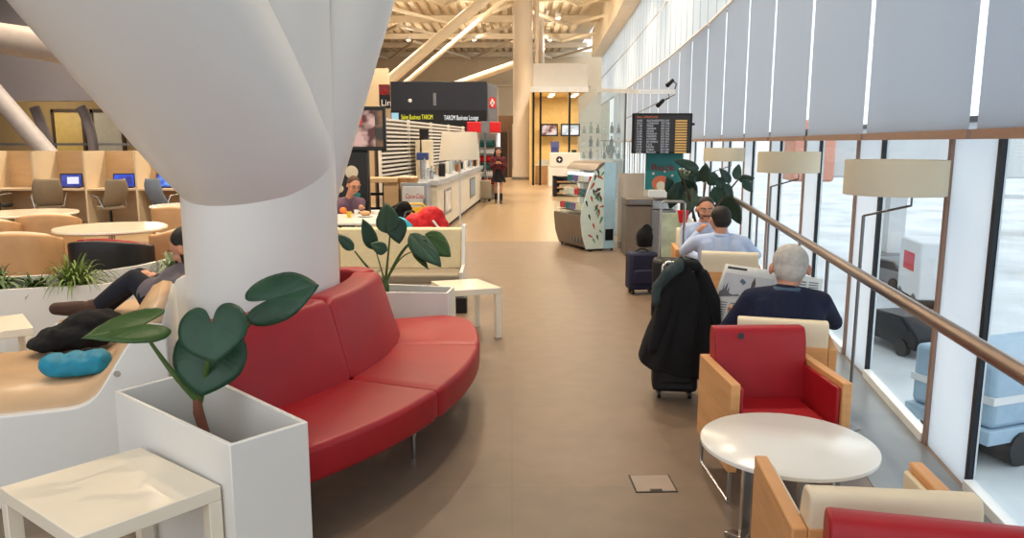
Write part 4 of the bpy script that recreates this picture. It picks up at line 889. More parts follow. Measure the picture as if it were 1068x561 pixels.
# potted rubber plant
t=thing('rubber_plant','rubber plant with broad dark leaves in a patterned tall pot behind the men','potted plant',(2.35,9.6,0))
part('pot',MB().lathe([(0,0),(.2,0),(.26,.62),(.24,.62),(.22,.55),(0,.55)],n=32),m_bin,t); part('soil',MB().cyl((0,0,.55),.22,.01,24),m_soil,t)
o0=Vector((2.35,9.6,0))
st=[((736,190),9.7),((712,185),9.5),((770,187),9.5),((756,200),9.8)]
for (pp,Yq) in st: part('branch',MB().tube(arc((0,0,.55),Q(pp[0],pp[1],Yq)-o0,.03),[.02-.001*i for i in range(11)],8),m_darkbrown,t)
LV=[((708,190),(700,219),.10),((713,187),(724,213),.11),((719,182),(738,186),.07),((729,176),(704,166),.06),((734,190),(736,171),.07),((745,195),(757,216),.10),((722,196),(712,228),.10),((728,205),(740,224),.10),
    ((756,192),(766,215),.07),((767,187),(772,170),.055),((770,187),(787,186),.05),((762,190),(752,176),.05),((775,188),(786,201),.05),((737,184),(752,190),.08),((700,200),(697,185),.07),((706,196),(716,206),.08),((758,205),(772,236),.09),((747,186),(760,200),.06),((726,190),(706,176),.08),((716,184),(722,170),.06)]
random.seed(5)
for A_,B_,w_ in LV:
    Ya=9.5+random.uniform(-.25,.3); leaf(t,Q(A_[0],A_[1],Ya)-o0,Q(B_[0],B_[1],Ya+random.uniform(-.15,.1))-o0,(random.uniform(-.6,.6),-1,random.uniform(-.2,.7)),w_*2.2,m_rubber,'oval',.12)
one('flower_pot',MB().lathe([(0,0),(.05,0),(.07,.14),(.06,.14),(0,.02)],n=20),m_red2,'small red pot beside the bearded man\'s shoulder','pot',loc=Q(712,232,9.0)-Vector((0,0,.0)))
one('green_banner',MB().bx(-.13,.13,-.02,.02,0,.88),mat('banner_green',(176,186,160),.6,0,.35,5),'upright green and yellow leafy banner behind the luggage handle','banner',loc=(Q(699,250,9.0).x,9.0,0))
# ---------------------------------------------------------------- luggage
def suitcase(lab,loc,rz,m,W,D,Hh,handle=None,nm='suitcase'):
    t=thing(nm,lab,'suitcase',loc,rz)
    part('shell',MB().bx(-W/2,W/2,-D/2,D/2,.05,Hh),m,t,bevel=.035)
    part('front_pocket',MB().bx(-W/2+.04,W/2-.04,-D/2-.03,-D/2+.01,.12,Hh*.6),m,t,bevel=.02)
    part('zip',MB().bx(-W/2-.002,W/2+.002,-.006,.006,.1,Hh-.04),m_dark,t)
    for x in (-1,1):
        for y in (-1,1): part('wheel',MB().tube([(x*(W/2-.05)-.012,y*(D/2-.05),.028),(x*(W/2-.05)+.012,y*(D/2-.05),.028)],.028,14),m_black,t)
    if handle: 
        hz=handle; hw=min(W/2-.06,.12); part('telescopic_handle',MB().tube([(-hw,D/2-.04,Hh-.02),(-hw,D/2-.04,hz-.02),(-hw+.02,D/2-.04,hz),(hw-.02,D/2-.04,hz),(hw,D/2-.04,hz-.02),(hw,D/2-.04,Hh-.02)],.014,10),m_chrome,t)
    else: part('carry_handle',MB().tube(arc((-.08,0,Hh),(.08,0,Hh),.03),.009),m_black,t)
    return t
suitcase('navy fabric suitcase standing in front of the waste cabinets',(1.475,8.62,0),R(8),m_navycase,.33,.22,.48)
q=thing('black_bag','soft black bag on top of the navy suitcase','bag',(1.50,8.62,.53)); organic('body',MB().ell((0,0,.11),(.10,.09,.12)).ell((.02,0,.20),(.06,.06,.06)).box((0,0,.06),(.17,.14,.11)),m_blackcloth,q,.018,3); part('strap',MB().tube(arc((-.05,-.03,.19),(.08,-.03,.19),.07),.01),m_black,q)
suitcase('black suitcase with a raised chrome handle behind the draped coat',(1.50,7.15,0),R(-12),m_blackcase,.34,.24,.62,1.15)
suitcase('black wheeled suitcase under the draped black coat',(1.10,5.02,0),R(-8),m_blackcase,.30,.22,.56,.90)
# coat
t=thing('black_coat','long black coat draped over the raised handle of a suitcase','coat',(1.13,4.96,0))
f=MB(); import mathutils
from mathutils import noise
def coat(u,v):
    th=u*2*PI; z=.93-v*.76
    wid=[.03,.12,.15,.165,.18,.20,.215,.225]; k=v*7; i=min(int(k),6); wx_=wid[i]+(wid[i+1]-wid[i])*(k-i)
    dep=.07+.10*min(1,v*1.6)
    x=math.cos(th)*wx_+(-.07*max(0,v-.3)*1.3 if math.cos(th)<0 else 0)+.0; y=math.sin(th)*dep-.02
    n=noise.noise(Vector((th*2.2,v*2.0,1.7)))*.035*(v>.05)+.016*math.sin(th*9+v*3)*min(1,v*2)
    zz=z+(.22*max(0,-math.cos(th))*max(0,v-.4))+.03*math.sin(th*3)*v-(.04*math.cos(th*1)*(1-v) )
    return (x*(1+n*2)+n*.4,y*(1+n*3)-n*.3,zz)
f.grid(coat,96,36,closeu=True)
f.f.append(tuple(i*37 for i in range(95,-1,-1)))
o=part('coat_body',f,m_blackcloth,t,ang=80,weld=True); s_=o.modifiers.new('thick','SOLIDIFY'); s_.thickness=.012
f=MB(); f.tube([(.11,-.02,.84),(.17,-.05,.68),(.185,-.06,.50),(.18,-.06,.36)],[.05,.06,.058,.05],16,round_ends=True); part('sleeve',f,m_blackcloth,t,ang=80)
f=MB(); f.tube([(-.07,-.05,.84),(-.13,-.09,.66),(-.17,-.11,.50),(-.20,-.11,.38)],[.05,.058,.055,.045],16,round_ends=True); part('sleeve',f,m_blackcloth,t,ang=80)
f=MB(); f.tube([(-.10,-.05,.89),(-.02,-.06,.92),(.06,-.05,.91),(.10,.02,.88)],[.03,.038,.038,.03],14,round_ends=True); part('collar',f,m_blackcloth,t,ang=80)
q=thing('grey_scarf','dark grey-green scarf lying over the shoulder of the draped coat','scarf',(1.03,4.93,.82)); organic('scarf_body',MB().tube([(-.08,-.02,-.05),(-.02,-.06,.05),(.06,-.03,.10),(.10,.05,.10)],[.035,.045,.045,.03],14,round_ends=True).tube([(-.09,-.04,-.04),(-.10,-.07,-.14)],[.035,.03],12,round_ends=True),mat('green_grey_knit',(50,62,62),.95,0,.2,40),q,.014,2)
# ---------------------------------------------------------------- left: chaises, ledge planter, tub chairs, booths
def chaise(lab,loc,rz,D=1.28,L=1.15,butt=True):
    t=thing('lounge_bench',lab,'bench',loc,rz)
    top=[(-L,.45),(-.05,.45)]+[(-.05+.17*math.sin(a)+0*a,.45+.17*(1-math.cos(a))) for a in (R(15),R(30),R(45),R(60))]+[(.20,.70),(.27,.80),(.33,.83),(.38,.82)]
    prof=top+[(.40,.78),(.40,.0),(-L,.0)]
    Mx=Matrix(((1,0,0,0),(0,0,1,0),(0,1,0,0),(0,0,0,1)))
    part('shell',MB().prism([(x,z-.0) for x,z in prof],0,D,M=Mx),m_white,t,bevel=.008,ang=30)
    up=[(x,z+.004) for x,z in top]; lo=[(x-.0,z-.02) for x,z in top]
    # seat veneer following the profile, inset from the side panels
    vs=[];
    for y in (.05,D-.05):
        vs+=[(x,y,z+.012) for x,z in top]
    n=len(top); f=MB().add(vs,[(i,i+1,n+i+1,n+i) for i in range(n-1)]); o=part('seat_surface',f,m_woodseat,t,ang=40); s_=o.modifiers.new('thick','SOLIDIFY'); s_.thickness=.022
    if butt: part('round_bolt',MB().lathe([(0,0),(.016,0),(.013,.006),(0,.006)],n=16,M=Matrix.Translation((.17,-.0,.60))@Matrix.Rotation(PI/2,4,'X')),m_chrome,t)
    return t
chaise('white lounge bench with a honey laminate seat carrying folded jackets',(-2.06,3.50,0),R(21.5))
chaise('white lounge bench behind the column carrying the reclining man',(-2.50,5.08,0),R(-12),D=1.1,L=.72)
q=thing('black_jacket','folded black jacket lying on the near lounge bench','jacket',P(84,362,.475),R(20))
o=organic('folded_cloth',MB().ell((0,0,.08),(.22,.17,.08)).ell((.08,.03,.15),(.17,.14,.07)).box((.02,0,.08),(.30,.22,.12)).ell((-.12,-.02,.05),(.16,.15,.05)),m_blackcloth,q,.014,3)
tx=bpy.data.textures.new('folds2','CLOUDS'); tx.noise_scale=.06; d_=o.modifiers.new('folds','DISPLACE'); d_.texture=tx; d_.strength=.03
q=thing('teal_jacket','rolled teal padded jacket in front of the folded black one','jacket',P(80,389,.475),R(24))
f=MB()
for k in range(3): f.ell((-.10+k*.10,0,.06),(.075,.11,.06))
f.box((0,-.02,.05),(.24,.16,.07))
f.ell((.02,-.07,.04),(.15,.05,.04)); o=organic('rolled_cloth',f,m_teal,q,.012,2); d_=o.modifiers.new('folds','DISPLACE'); d_.texture=tx; d_.strength=.02
# ledge planter
LP=[(-6.5,5.95),(-5.2,5.95),(-4.15,6.1),(-3.45,6.35),(-3.1,6.95),(-2.95,7.6),(-2.9,8.3)]
t=thing('ledge_planter','low curved ivory planter wall holding spider plants','planter',(0,0,0))
def off(pts,d):
    out=[]
    for i,p in enumerate(pts):
        a=Vector(pts[max(i-1,0)]); b=Vector(pts[min(i+1,len(pts)-1)]); n=(b-a).normalized(); out.append((p[0]-n.y*d,p[1]+n.x*d))
    return out
def ribbon(mb,p,q,z0,z1):
    for i in range(len(p)-1): mb.prism([p[i],p[i+1],q[i+1],q[i]],z0,z1)
    return mb
f=MB(); ribbon(f,LP,off(LP,.04),0,.52); ribbon(f,off(LP,.42),off(LP,.46),0,.56); part('wall',f,m_white,t,bevel=0)
f=MB(); ribbon(f,off(LP,.04),off(LP,.42),.38,.44); part('soil',f,m_soil,t)
def spider(lab,loc,n,h,m,w=.012,seed=1,cat='potted plant',nm='spider_plant'):
    random.seed(seed); t=thing(nm,lab,cat,loc); f=MB()
    for i in range(n):
        a=random.random()*2*PI; L=h*random.uniform(.6,1.15); sp=random.uniform(.25,.95); vs=[]; S=7
        d=Vector((math.cos(a),math.sin(a),0)); sd=Vector((-math.sin(a),math.cos(a),0)); o=Vector((random.uniform(-.05,.05),random.uniform(-.05,.05),0))
        for k in range(S+1):
            u=k/S; x=L*sp*u; z=L*(1.05*u*math.sqrt(max(0,1-sp*.6))-sp*1.15*u*u*u*.8)+.0; ww=w*(1-u**2)*(.6+u)+.0006
            p=o+d*x+Vector((0,0,max(z,-.10))); vs+=[p-sd*ww+Vector((0,0,.003)),p+Vector((0,0,-.0)),p+sd*ww+Vector((0,0,.003))]
        fs=[]
        for k in range(S): 
            for q in (0,1): fs.append((k*3+q,k*3+q+1,k*3+q+4,k*3+q+3))
        f.add(vs,fs)
    part('foliage',f,m,t,ang=180); part('crown',MB().ell((0,0,.0),(.06,.06,.05)),m_stem,t); return t
spider('bushy green spider plant spilling over the curved planter',Vector((-3.72,6.42,.46)),150,.42,m_spider,.011,2)
spider('leafy green plant at the far left end of the curved planter',Vector((-4.35,6.30,.46)),90,.36,mat('leaf_mid_green',(82,108,60),.5,0,.2,12),.022,3,nm='leafy_plant')
spider('small pale green plant near the reclining man\'s knee',Vector((-3.22,7.25,.46)),60,.34,mat('leaf_grey_green',(120,136,100),.5,0,.2,12),.020,4,nm='leafy_plant')
spider('low dark green ground plant between the two left plants',Vector((-4.02,6.36,.44)),70,.22,mat('leaf_deep_green',(60,80,44),.5,0,.2,12),.018,6,nm='leafy_plant')
# tub chairs
def tub(lab,loc,rz,outer,inner,group=None,sc=1):
    t=thing('tub_chair',lab,'tub chair',loc,rz,group)      # opens towards -Y
    t.scale=(1,1,1.0 if 'black' in lab else 1.08); W=.36*sc; f=MB()
    def out(u,v):
        th=R(-35)+u*R(250); c,s=math.cos(th),math.sin(th)
        r=W/((abs(c)**3.2+abs(s)**3.2)**(1/3.2)); z=.1+v*(.64-.10*(1-max(s,-.3))/1.3)
        return (r*c,r*s,z)
    f.grid(out,48,6); o=part('shell',f,outer,t,ang=60); s_=o.modifiers.new('thick','SOLIDIFY'); s_.thickness=.075; s_.offset=-1; bv=o.modifiers.new('bevel','BEVEL'); bv.width=.025; bv.segments=3; bv.limit_method='ANGLE'; bv.angle_limit=R(50)
    f=MB()
    def inn(u,v):
        th=R(-35)+u*R(250); c,s=math.cos(th),math.sin(th)
        r=(W-.077)/((abs(c)**3.2+abs(s)**3.2)**(1/3.2)); z=.12+v*(.635-.10*(1-max(s,-.3))/1.3); return (r*c,r*s,z)
    f.grid(inn,48,6); o=part('lining',f,inner,t,ang=60); s_=o.modifiers.new('thick','SOLIDIFY'); s_.thickness=.02; s_.offset=-1
    part('seat_cushion',MB().lathe([(0,.12),(.27*sc,.12),(.29*sc,.16),(.29*sc,.38),(.26*sc,.42),(0,.43)],n=40),inner,t)
    for x in (-1,1):
        for y in (-1,1): part('leg',MB().cyl((x*.2,y*.2,0),.018,.14,12),m_chrome,t)
    return t
tub('tan leather tub chair beside the curved planter, left of the near round table',(-5.12,7.95,0),R(195),m_brownbox,m_cream)
t=tub('black tub chair with a red inner lining under the near round table',(-4.13,7.86,0),R(180),m_black,m_red)
f=MB()
tub('tan leather tub chair right of the near round table, by the column',(-3.72,8.7,0),R(250),m_brownbox,m_cream)
tub('tan leather tub chair below the far left round table, at the left edge',(-6.55,9.5,0),R(185),m_brownbox,m_cream,sc=1.1)
tub('tan leather tub chair between the far left table and the near round table',(-6.05,10.0,0),R(200),m_brownbox,m_cream)
tub('tan leather tub chair behind the near round table, by the booths',(-4.8,11.2,0),R(180),m_brownbox,m_cream,sc=1.1)
def round_tab(lab,loc,r,sc=1):
    t=thing('round_table',lab,'table',loc); part('tabletop',MB().lathe([(0,.70),(r-.02,.70),(r,.715),(r,.73),(r-.008,.74),(0,.74)],n=56),m_whitetop,t,ang=50)
    part('pedestal',MB().cyl((0,0,.02),.035,.69,20),m_chrome,t); part('foot_plate',MB().lathe([(0,0),(.26,0),(.26,.012),(.05,.02),(0,.02)],n=40),m_chrome,t); return t
round_tab('large round ivory table beyond the spider plant',(-4.62,8.80,0),.60)
round_tab('round ivory table at the far left in front of the booths',(-6.75,10.7,0),.62)
round_tab('partly hidden round ivory table beside the column, farthest of three',(-5.05,11.95,0),.55)
# booths
m_inner=mat('booth_panel_light',(222,204,174),.55,0,.06,2); m_desk=mat('booth_desk_pale',(214,190,160),.4)
bx0=-12.04
t=thing('study_booths','long row of maple study booths with a shared desk','booth row',(0,0,0))
part('back_panel',MB().bx(bx0,-4.6,16.85,16.9,0,1.52),m_woodp,t,bevel=.003)
for k in range(8): part('divider',MB().bx(bx0+k*1.06-.02,bx0+k*1.06+.02,16.0,16.85,0,1.52),m_inner,t,bevel=.003)
part('desk',MB().bx(bx0,-4.7,16.03,16.84,.71,.745),m_desk,t)
for k,(x,sc_,lab) in enumerate([(-9.28,(40,60,150),'black laptop with a blue and white screen in the left booth'),(-8.15,(20,70,200),'black laptop with a bright blue screen in the middle booth'),(-7.22,(30,110,220),'black laptop with a glowing blue desktop in the booth beside the column')]):
    q=thing('laptop',lab,'laptop',(x-.12,16.40,.746),R(20))
    part('keyboard_base',MB().bx(-.2,.2,-.15,.12,0,.02),m_black,q,bevel=.004)
    li=part('lid',MB().box((0,.17,.15),(.42,.015,.30),rx=-.2),m_black,q,bevel=.006)
    part('screen',MB().box((0,.160,.15),(.38,.002,.25),rx=-.2),emit('laptop_screen%d'%k,sc_,1.3,(4,sc_,(20,30,120)) if k!=2 else (3,(20,60,190),(120,190,250))),li)
    if k==0: part('window_box',MB().box((.03,.157,.15),(.22,.002,.15),rx=-.2),emit('laptop_white',(225,225,250),1.1),li)
def office(lab,loc,rz,m,arms=True):
    t=thing('office_chair',lab,'office chair',loc,rz)   # back towards +Y
    f=MB()
    def sh(u,v):
        x=(u-.5)*.46*(1-.22*abs(v*2-1)**3-.05*v); z=.50+v*.50; y=.20+.05*math.sin(v*PI)-.10*(1-v)*(1-v)+.07*v+.10*(2*(u-.5))**2*-1
        return (x,y,z)
    f.grid(sh,12,12); o=part('backrest',f,m,t,ang=80); s_=o.modifiers.new('thick','SOLIDIFY'); s_.thickness=.05
    part('seat',MB().lathe([(0,.42),(.22,.42),(.25,.45),(.24,.49),(0,.50)],n=32),m,t)
    part('gas_column',MB().cyl((0,0,.1),.025,.32,12),m_dark,t)
    for k in range(5):
        a=k*2*PI/5; ba=part('base_arm',MB().tube([(0,0,.12),(.28*math.cos(a),.28*math.sin(a),.07)],[.025,.015],10),m_chrome,t); part('caster',MB().ell((.28*math.cos(a),.28*math.sin(a),.03),(.03,.03,.03)),m_black,ba)
    for x in (-1,1): part('armrest',MB().tube([(x*.24,.12,.46),(x*.29,.05,.68),(x*.29,-.15,.70)],.016,10),m_chrome if arms else m_black,t)
    return t
office('beige office swivel chair in the left study booth',(-9.0,14.95,0),R(205),m_chairgrey)
office('beige office swivel chair turned sideways before the middle booth',(-7.75,14.8,0),R(245),m_chairgrey)
office('slate blue office swivel chair by the booth next to the column',(-6.85,15.1,0),R(150),m_bluechair)
office('dark office swivel chair at the far left booth, partly hidden by the round table',(-10.3,15.4,0),R(140),m_black)
# ---------------------------------------------------------------- people
def ori(face,up=(0,0,1)):
    y=Vector(face).normalized(); x=y.cross(Vector(up)).normalized(); z=x.cross(y); return Matrix((x,y,z)).transposed().to_4x4()
def hand(mb,wr,dirv,palm_n,s=1,curl=.5,side=1):
    d=Vector(dirv).normalized(); n=Vector(palm_n); n=(n-d*n.dot(d)).normalized(); w=d.cross(n)*side
    wr=Vector(wr); mb.tube([wr,wr+d*.05*s,wr+d*.085*s],[.024*s,.030*s,.026*s],10,round_ends=True); mb.cap(wr+w*.018*s+d*.03*s,wr+w*.026*s+d*.08*s,.016*s,.013*s,8); mb.cap(wr-w*.018*s+d*.03*s,wr-w*.026*s+d*.08*s,.016*s,.013*s,8)
    for i,(o,L) in enumerate(((-.030,.062),(-.011,.074),(.009,.070),(.028,.055))):
        p=wr+d*.085*s+w*o*s; d2=(d*math.cos(curl*.6)+n*math.sin(curl*.6)); p2=p+d2*L*.5*s; d3=(d*math.cos(curl*1.7)+n*math.sin(curl*1.7)); p3=p2+d3*L*.5*s
        mb.tube([p-d*.01*s,p2,p3],[.0095*s,.0088*s,.0075*s],8,round_ends=True)
    tb=wr+d*.025*s-w*.026*s; t2=tb+(d*.6-w*.7+n*.3).normalized()*.035*s; mb.tube([tb,t2,t2+(d*.9-w*.2+n*.4).normalized()*.032*s],[.013*s,.011*s,.009*s],8,round_ends=True)
def person(label,loc,J,cl,hairm,face,skin=m_skin,s=.92,hairstyle='short',vox=.012,legs=True,beard=False,glasses=False,hands=True,handinfo=None,extra=None,sleeve_long=True,thick=1.0):
    t=thing('person',label,'person',loc); o=Vector(loc); g={k:Vector(v)-o for k,v in J.items()}
    b=MB(); h=g['head']; F=ori(face); up=(F.to_3x3()@Vector((0,0,1))); fw=Vector(face).normalized(); rt=F.to_3x3()@Vector((1,0,0))
    hk=1.06; hw_=1.16
    def hp(x,y,z): return h+F.to_3x3()@Vector((x*s*hk*hw_,y*s*hk,z*s*hk))
    Fr=F@Matrix.Diagonal((hk*hw_,hk,hk,1))
    b.ell(hp(0,-.012,.018),(.076*s,.094*s,.098*s),Fr,20,14); b.ell(hp(0,.022,-.045),(.060*s,.068*s,.070*s),Fr,16,12); b.ell(hp(0,.060,-.082),(.030*s,.026*s,.024*s),Fr)
    b.cap(hp(0,.088,.012),hp(0,.104,-.028),.009*s,.014*s,8); b.ell(hp(0,.076,-.056),(.026*s,.014*s,.007*s),Fr); b.ell(hp(0,.076,-.068),(.022*s,.013*s,.007*s),Fr); b.ell(hp(0,.078,.030),(.052*s,.014*s,.008*s),Fr)
    for q in (-1,1): b.ell(hp(q*.084,-.005,-.012),(.010*s,.020*s,.032*s),Fr); b.ell(hp(q*.042,.060,-.03),(.022*s,.022*s,.022*s),Fr)
    b.tube([hp(0,-.03,-.05),g['neck']],[.052*s,.058*s],16,round_ends=True)
    def torso(mb,e):
        for q in ('L','R'):
            sh=g['sh'+q]; hpj=g['hip'+q]; mid=(sh+hpj)/2; c=(g['neck']+g['pelvis'])/2
            sh_in=sh.lerp(g['neck'],.38); sh_in.z=min(sh_in.z,sh.z+.01)-.05*s
            mb.tube([sh_in,sh_in.lerp(hpj,.35),sh_in.lerp(hpj,.7),hpj+Vector((0,0,.04))],[(.092+e)*s*thick,(.108+e)*s*thick,(.098+e)*s*thick,(.108+e)*s*thick],18,round_ends=True)
            mb.cap(g['neck']-Vector((0,0,.02)),sh,(.058+e)*s,(.060+e)*s,14)
        mb.tube([g['neck'].lerp(g['pelvis'],.15),g['neck'].lerp(g['pelvis'],.5),g['pelvis']],[(.095+e)*s*thick,(.115+e)*s*thick,(.12+e)*s*thick],18,round_ends=True)
    torso(b,-.012)
    def arms(mb,e,frac=1.0):
        for q in ('L','R'):
            sh,el,ha=g['sh'+q],g['el'+q],g['ha'+q]; end=el.lerp(ha,frac)
            mb.tube([sh,sh.lerp(el,.4),el],[(.056+e)*s,(.050+e)*s,(.040+e)*s],14,round_ends=True); mb.tube([el,el.lerp(end,.35),end],[(.040+e)*s,(.040+e)*s,(.026+e*1.2)*s],14,round_ends=True)
    arms(b,-.006)
    def legm(mb,e):
        for q in ('L','R'):
            a,k,n=g['hip'+q],g['kn'+q],g['an'+q]
            mb.tube([a,a.lerp(k,.5),k],[(.088+e)*s,(.072+e)*s,(.052+e)*s],16,round_ends=True); mb.tube([k,k.lerp(n,.35),n],[(.052+e)*s,(.052+e)*s,(.034+e)*s],16,round_ends=True)
    legm(b,-.006)
    for q in ('L','R'):
        b.cap(g['an'+q],g['to'+q],.034*s,.026*s,12)
        if hands:
            dv=(g['ha'+q]-g['el'+q]); nn=(handinfo or {}).get(q,((0,-1,0),.5)); hd=(handinfo or {}).get('d'+q,dv)
            hand(b,g['ha'+q],hd,nn[0],s,nn[1],1 if q=='R' else -1)
    organic('body',b,skin,t,vox,3)
    # clothing
    c=MB(); torso(c,.006); arms(c,.008,cl.get('sleeve',.95)); organic('shirt',c,cl['top'],t,vox,4)
    if 'collar' in cl: organic('collar',MB().tube([g['neck']+F.to_3x3()@Vector((.066*s*math.cos(a),.060*s*math.sin(a)-.004,.012*s+.008*math.sin(a))) for a in [2*PI*i/20 for i in range(20)]],.019*s,10,close=True),cl['collar'],t,.008,2)
    if cl.get('bottom'):
        c=MB(); legm(c,.008); c.tube([g['hipL']+Vector((0,0,.03)),g['pelvis']+Vector((0,0,.04)),g['hipR']+Vector((0,0,.03))],[.115*s,.125*s,.115*s],16,round_ends=True); organic('trousers',c,cl['bottom'],t,vox,4)
    for q in ('L','R'):
        a,n=g['an'+q],g['to'+q]; dn=(n-a); c=MB(); dn2=dn.normalized(); sole=cl.get('sole',m_black); back=a-dn2*.05*s
        sk=cl.get('shoe_k',1); c.tube([a+Vector((0,0,.01)),a],[.040*s*sk,.045*s*sk],12,round_ends=True); c.tube([back-Vector((0,0,.03*(sk-1)*4)),a.lerp(n,.4),n+dn2*.03*s],[.040*s*sk,.040*s*sk,.030*s*sk],14,round_ends=True); organic('shoe',c,cl.get('shoe',m_black),t,.010,2)
    # hair
    c=MB()
    if hairstyle=='long':
        c.ell(hp(0,-.022,.034),(.086*s,.098*s,.098*s),Fr,20,14)
        for q in (-1,1): c.tube([hp(q*.06,-.01,.05),hp(q*.088,-.01,-.06),hp(q*.10,.01,-.20),hp(q*.095,.03,-.34)],[.03*s,.036*s,.040*s,.026*s],12,round_ends=True)
        c.tube([hp(0,-.07,.02),hp(0,-.09,-.12),hp(0,-.09,-.28)],[.07*s,.075*s,.06*s],14,round_ends=True)
    else:
        c.ell(hp(0,-.026,.034),(.080*s,.093*s,.093*s),Fr,22,16); c.ell(hp(0,-.052,-.012),(.072*s,.064*s,.072*s),Fr,18,12)
    ho=organic('hair',c,hairm,t,.010,2)
    # eyes, brows, mouth
    for q in (-1,1):
        e=MB().ell(hp(q*.030,.0745,.008),(.012*s,.008*s,.006*s),Fr,12,8); ey_=part('eye',e,m_white,t); e=MB().ell(hp(q*.030,.0815,.008),(.0048*s,.003*s,.0048*s),Fr,10,6); part('pupil',e,m_black,ey_)
        part('eyebrow',MB().tube([hp(q*.012,.090,.030),hp(q*.032,.088,.036),hp(q*.050,.076,.030)],.0045*s,8,round_ends=True),hairm,t)
    part('lips',MB().tube([hp(-.022,.082,-.062),hp(0,.091,-.061),hp(.022,.082,-.062)],.0045*s,8,round_ends=True),mat('lips',(158,92,82),.5),t)
    if beard: organic('beard',MB().ell(hp(0,.034,-.074),(.050*s,.050*s,.030*s),Fr,18,10).tube([hp(-.034,.084,-.05),hp(0,.096,-.044),hp(.034,.084,-.05)],.009*s,8,round_ends=True).cap(hp(-.066,.012,-.03),hp(-.055,.03,-.07),.014*s,.016*s).cap(hp(.066,.012,-.03),hp(.055,.03,-.07),.014*s,.016*s),hairm,t,.007,2)
    if glasses:
        for q in (-1,1): part('spectacle_rim',MB().tube([hp(q*.032+.022*math.cos(a),.094,.006+.017*math.sin(a)) for a in [2*PI*i/16 for i in range(16)]],.0022,6,close=True),m_black,t); part('spectacle_arm',MB().tube([hp(q*.054,.092,.01),hp(q*.082,.0,.01)],.002,6),m_black,t)
    if extra: extra(t,g,hp)
    return t
def seated(c,f,seat=.41,s=.92,lean=0,headc=None,headlift=.0):
    f=Vector((f[0],f[1],0)).normalized(); r=Vector((f.y,-f.x,0)); c=Vector((c[0],c[1],0)); U=Vector((0,0,1)); J={}
    J['pelvis']=c+U*(seat+.11*s); J['neck']=c+f*(lean)+U*(seat+.56*s); J['head']=headc or (J['neck']+f*.03+U*.17*s)
    for q,sg in (('L',-1),('R',1)):
        J['hip'+q]=J['pelvis']+r*sg*.095*s+f*.02; J['sh'+q]=J['neck']+r*sg*.185*s-U*.055*s
        J['kn'+q]=c+f*.43*s+r*sg*.13*s+U*(seat+.08*s); J['an'+q]=c+f*.46*s+r*sg*.14*s+U*.07; J['to'+q]=J['an'+q]+f*.15*s-U*.035
        J['el'+q]=J['sh'+q]+r*sg*.07-U*.25*s+f*.05; J['ha'+q]=J['el'+q]+f*.24*s
    return J,f,r
# newspaper reader
c1=Vector((1.575,4.34,0)); f1=(.24,.97)
J,f,r=seated(c1,f1,.41,.92); J['head']=Q(824,279,4.44); J['neck']=Q(820,304,4.38); 
for q,sg in (('L',-1),('R',1)): J['sh'+q]=J['neck']+r*sg*.19-Vector((0,0,.055))
J['elL']=Q(757,345,4.52); J['elR']=Q(870,336,4.50); J['haL']=Q(765,330,4.76); J['haR']=Q(845,322,4.76)
person('person with white hair in a navy jumper reading a newspaper, back to the camera',c1,J,{'top':m_navy,'bottom':m_dark,'collar':m_collar,'shoe':m_black},m_hairw,(.30,.95,-.18),vox=.010,handinfo={'L':((0,1,0),.9),'R':((0,1,0),.9)},thick=1.02,s=1.04)
# newspaper
t=thing('newspaper','open newspaper with a clock tower picture held up by the white-haired reader','newspaper',(0,0,0)); 
cs=[Q(757,275,4.97),Q(812,283,4.90),Q(800,358,4.83),Q(732,348,4.90)]; t.location=cs[2]; o_=cs[2]
def bil(cs,u,v,off=0):
    n=(cs[1]-cs[0]).cross(cs[3]-cs[0]).normalized()
    if n.y>0: n=-n
    return (cs[0]*(1-u)+cs[1]*u)*(1-v)+(cs[3]*(1-u)+cs[2]*u)*v+n*(off+.012*math.sin(u*PI))-o_
def patch(cs,u0,u1,v0,v1,off,m,nm,pts=None):
    f=MB(); 
    if pts:
        vs=[bil(cs,u0+(u1-u0)*a,v0+(v1-v0)*b_,off) for a,b_ in pts]; f.add(vs,[tuple(range(len(vs)))])
    else: f.grid(lambda u,v: bil(cs,u0+(u1-u0)*u,v0+(v1-v0)*v,off),8,6)
    return part(nm,f,m,t)
cs2=[cs[1],Q(858,291,4.97),Q(852,335,4.92),cs[2]]
for c_ in (cs,cs2): o=patch(c_,0,1,0,1,0,m_paper,'page'); s_=o.modifiers.new('thick','SOLIDIFY'); s_.thickness=.003; s_.offset=1 if 0 else -1
e_=.004
patch(cs,.06,.42,.03,.06,e_,m_inkdark,'headline'); patch(cs,.05,.96,.12,.46,e_,mat('photo_sky',(196,196,198),.9),'picture')
patch(cs,.05,.96,.36,.46,e_*1.4,m_ink,'picture_detail',[(0,1),(0,.2),(.04,.0),(.05,-.9),(.07,-.1),(.11,-1.2),(.13,.1),(.16,-.6),(.18,.3),(.26,.5),(.34,.3),(.4,.5),(.5,.3),(.62,.2),(.68,-.2),(.72,.3),(.80,-.2),(.86,.3),(.95,.2),(1,.4),(1,1)])
patch(cs,.56,.63,.13,.42,e_*1.5,mat('photo_tower',(92,84,82),.9),'picture_detail',[(0,1),(0,.3),(.5,0),(1,.3),(1,1)])
patch(cs,.34,.46,.17,.26,e_*1.5,mat('photo_flag',(96,108,124),.9),'picture_detail',[(.3,0),(1,.5),(.7,1),(0,.5)])
for i in range(4):
    for k in range(13): patch(cs,.05+i*.235,.24+i*.235,.52+k*.033,.533+k*.033,e_,m_ink,'text_line')
for i in range(3):
    for k in range(14): patch(cs2,.1+i*.29,.33+i*.29,.10+k*.05,.122+k*.05,e_,m_ink,'text_line')
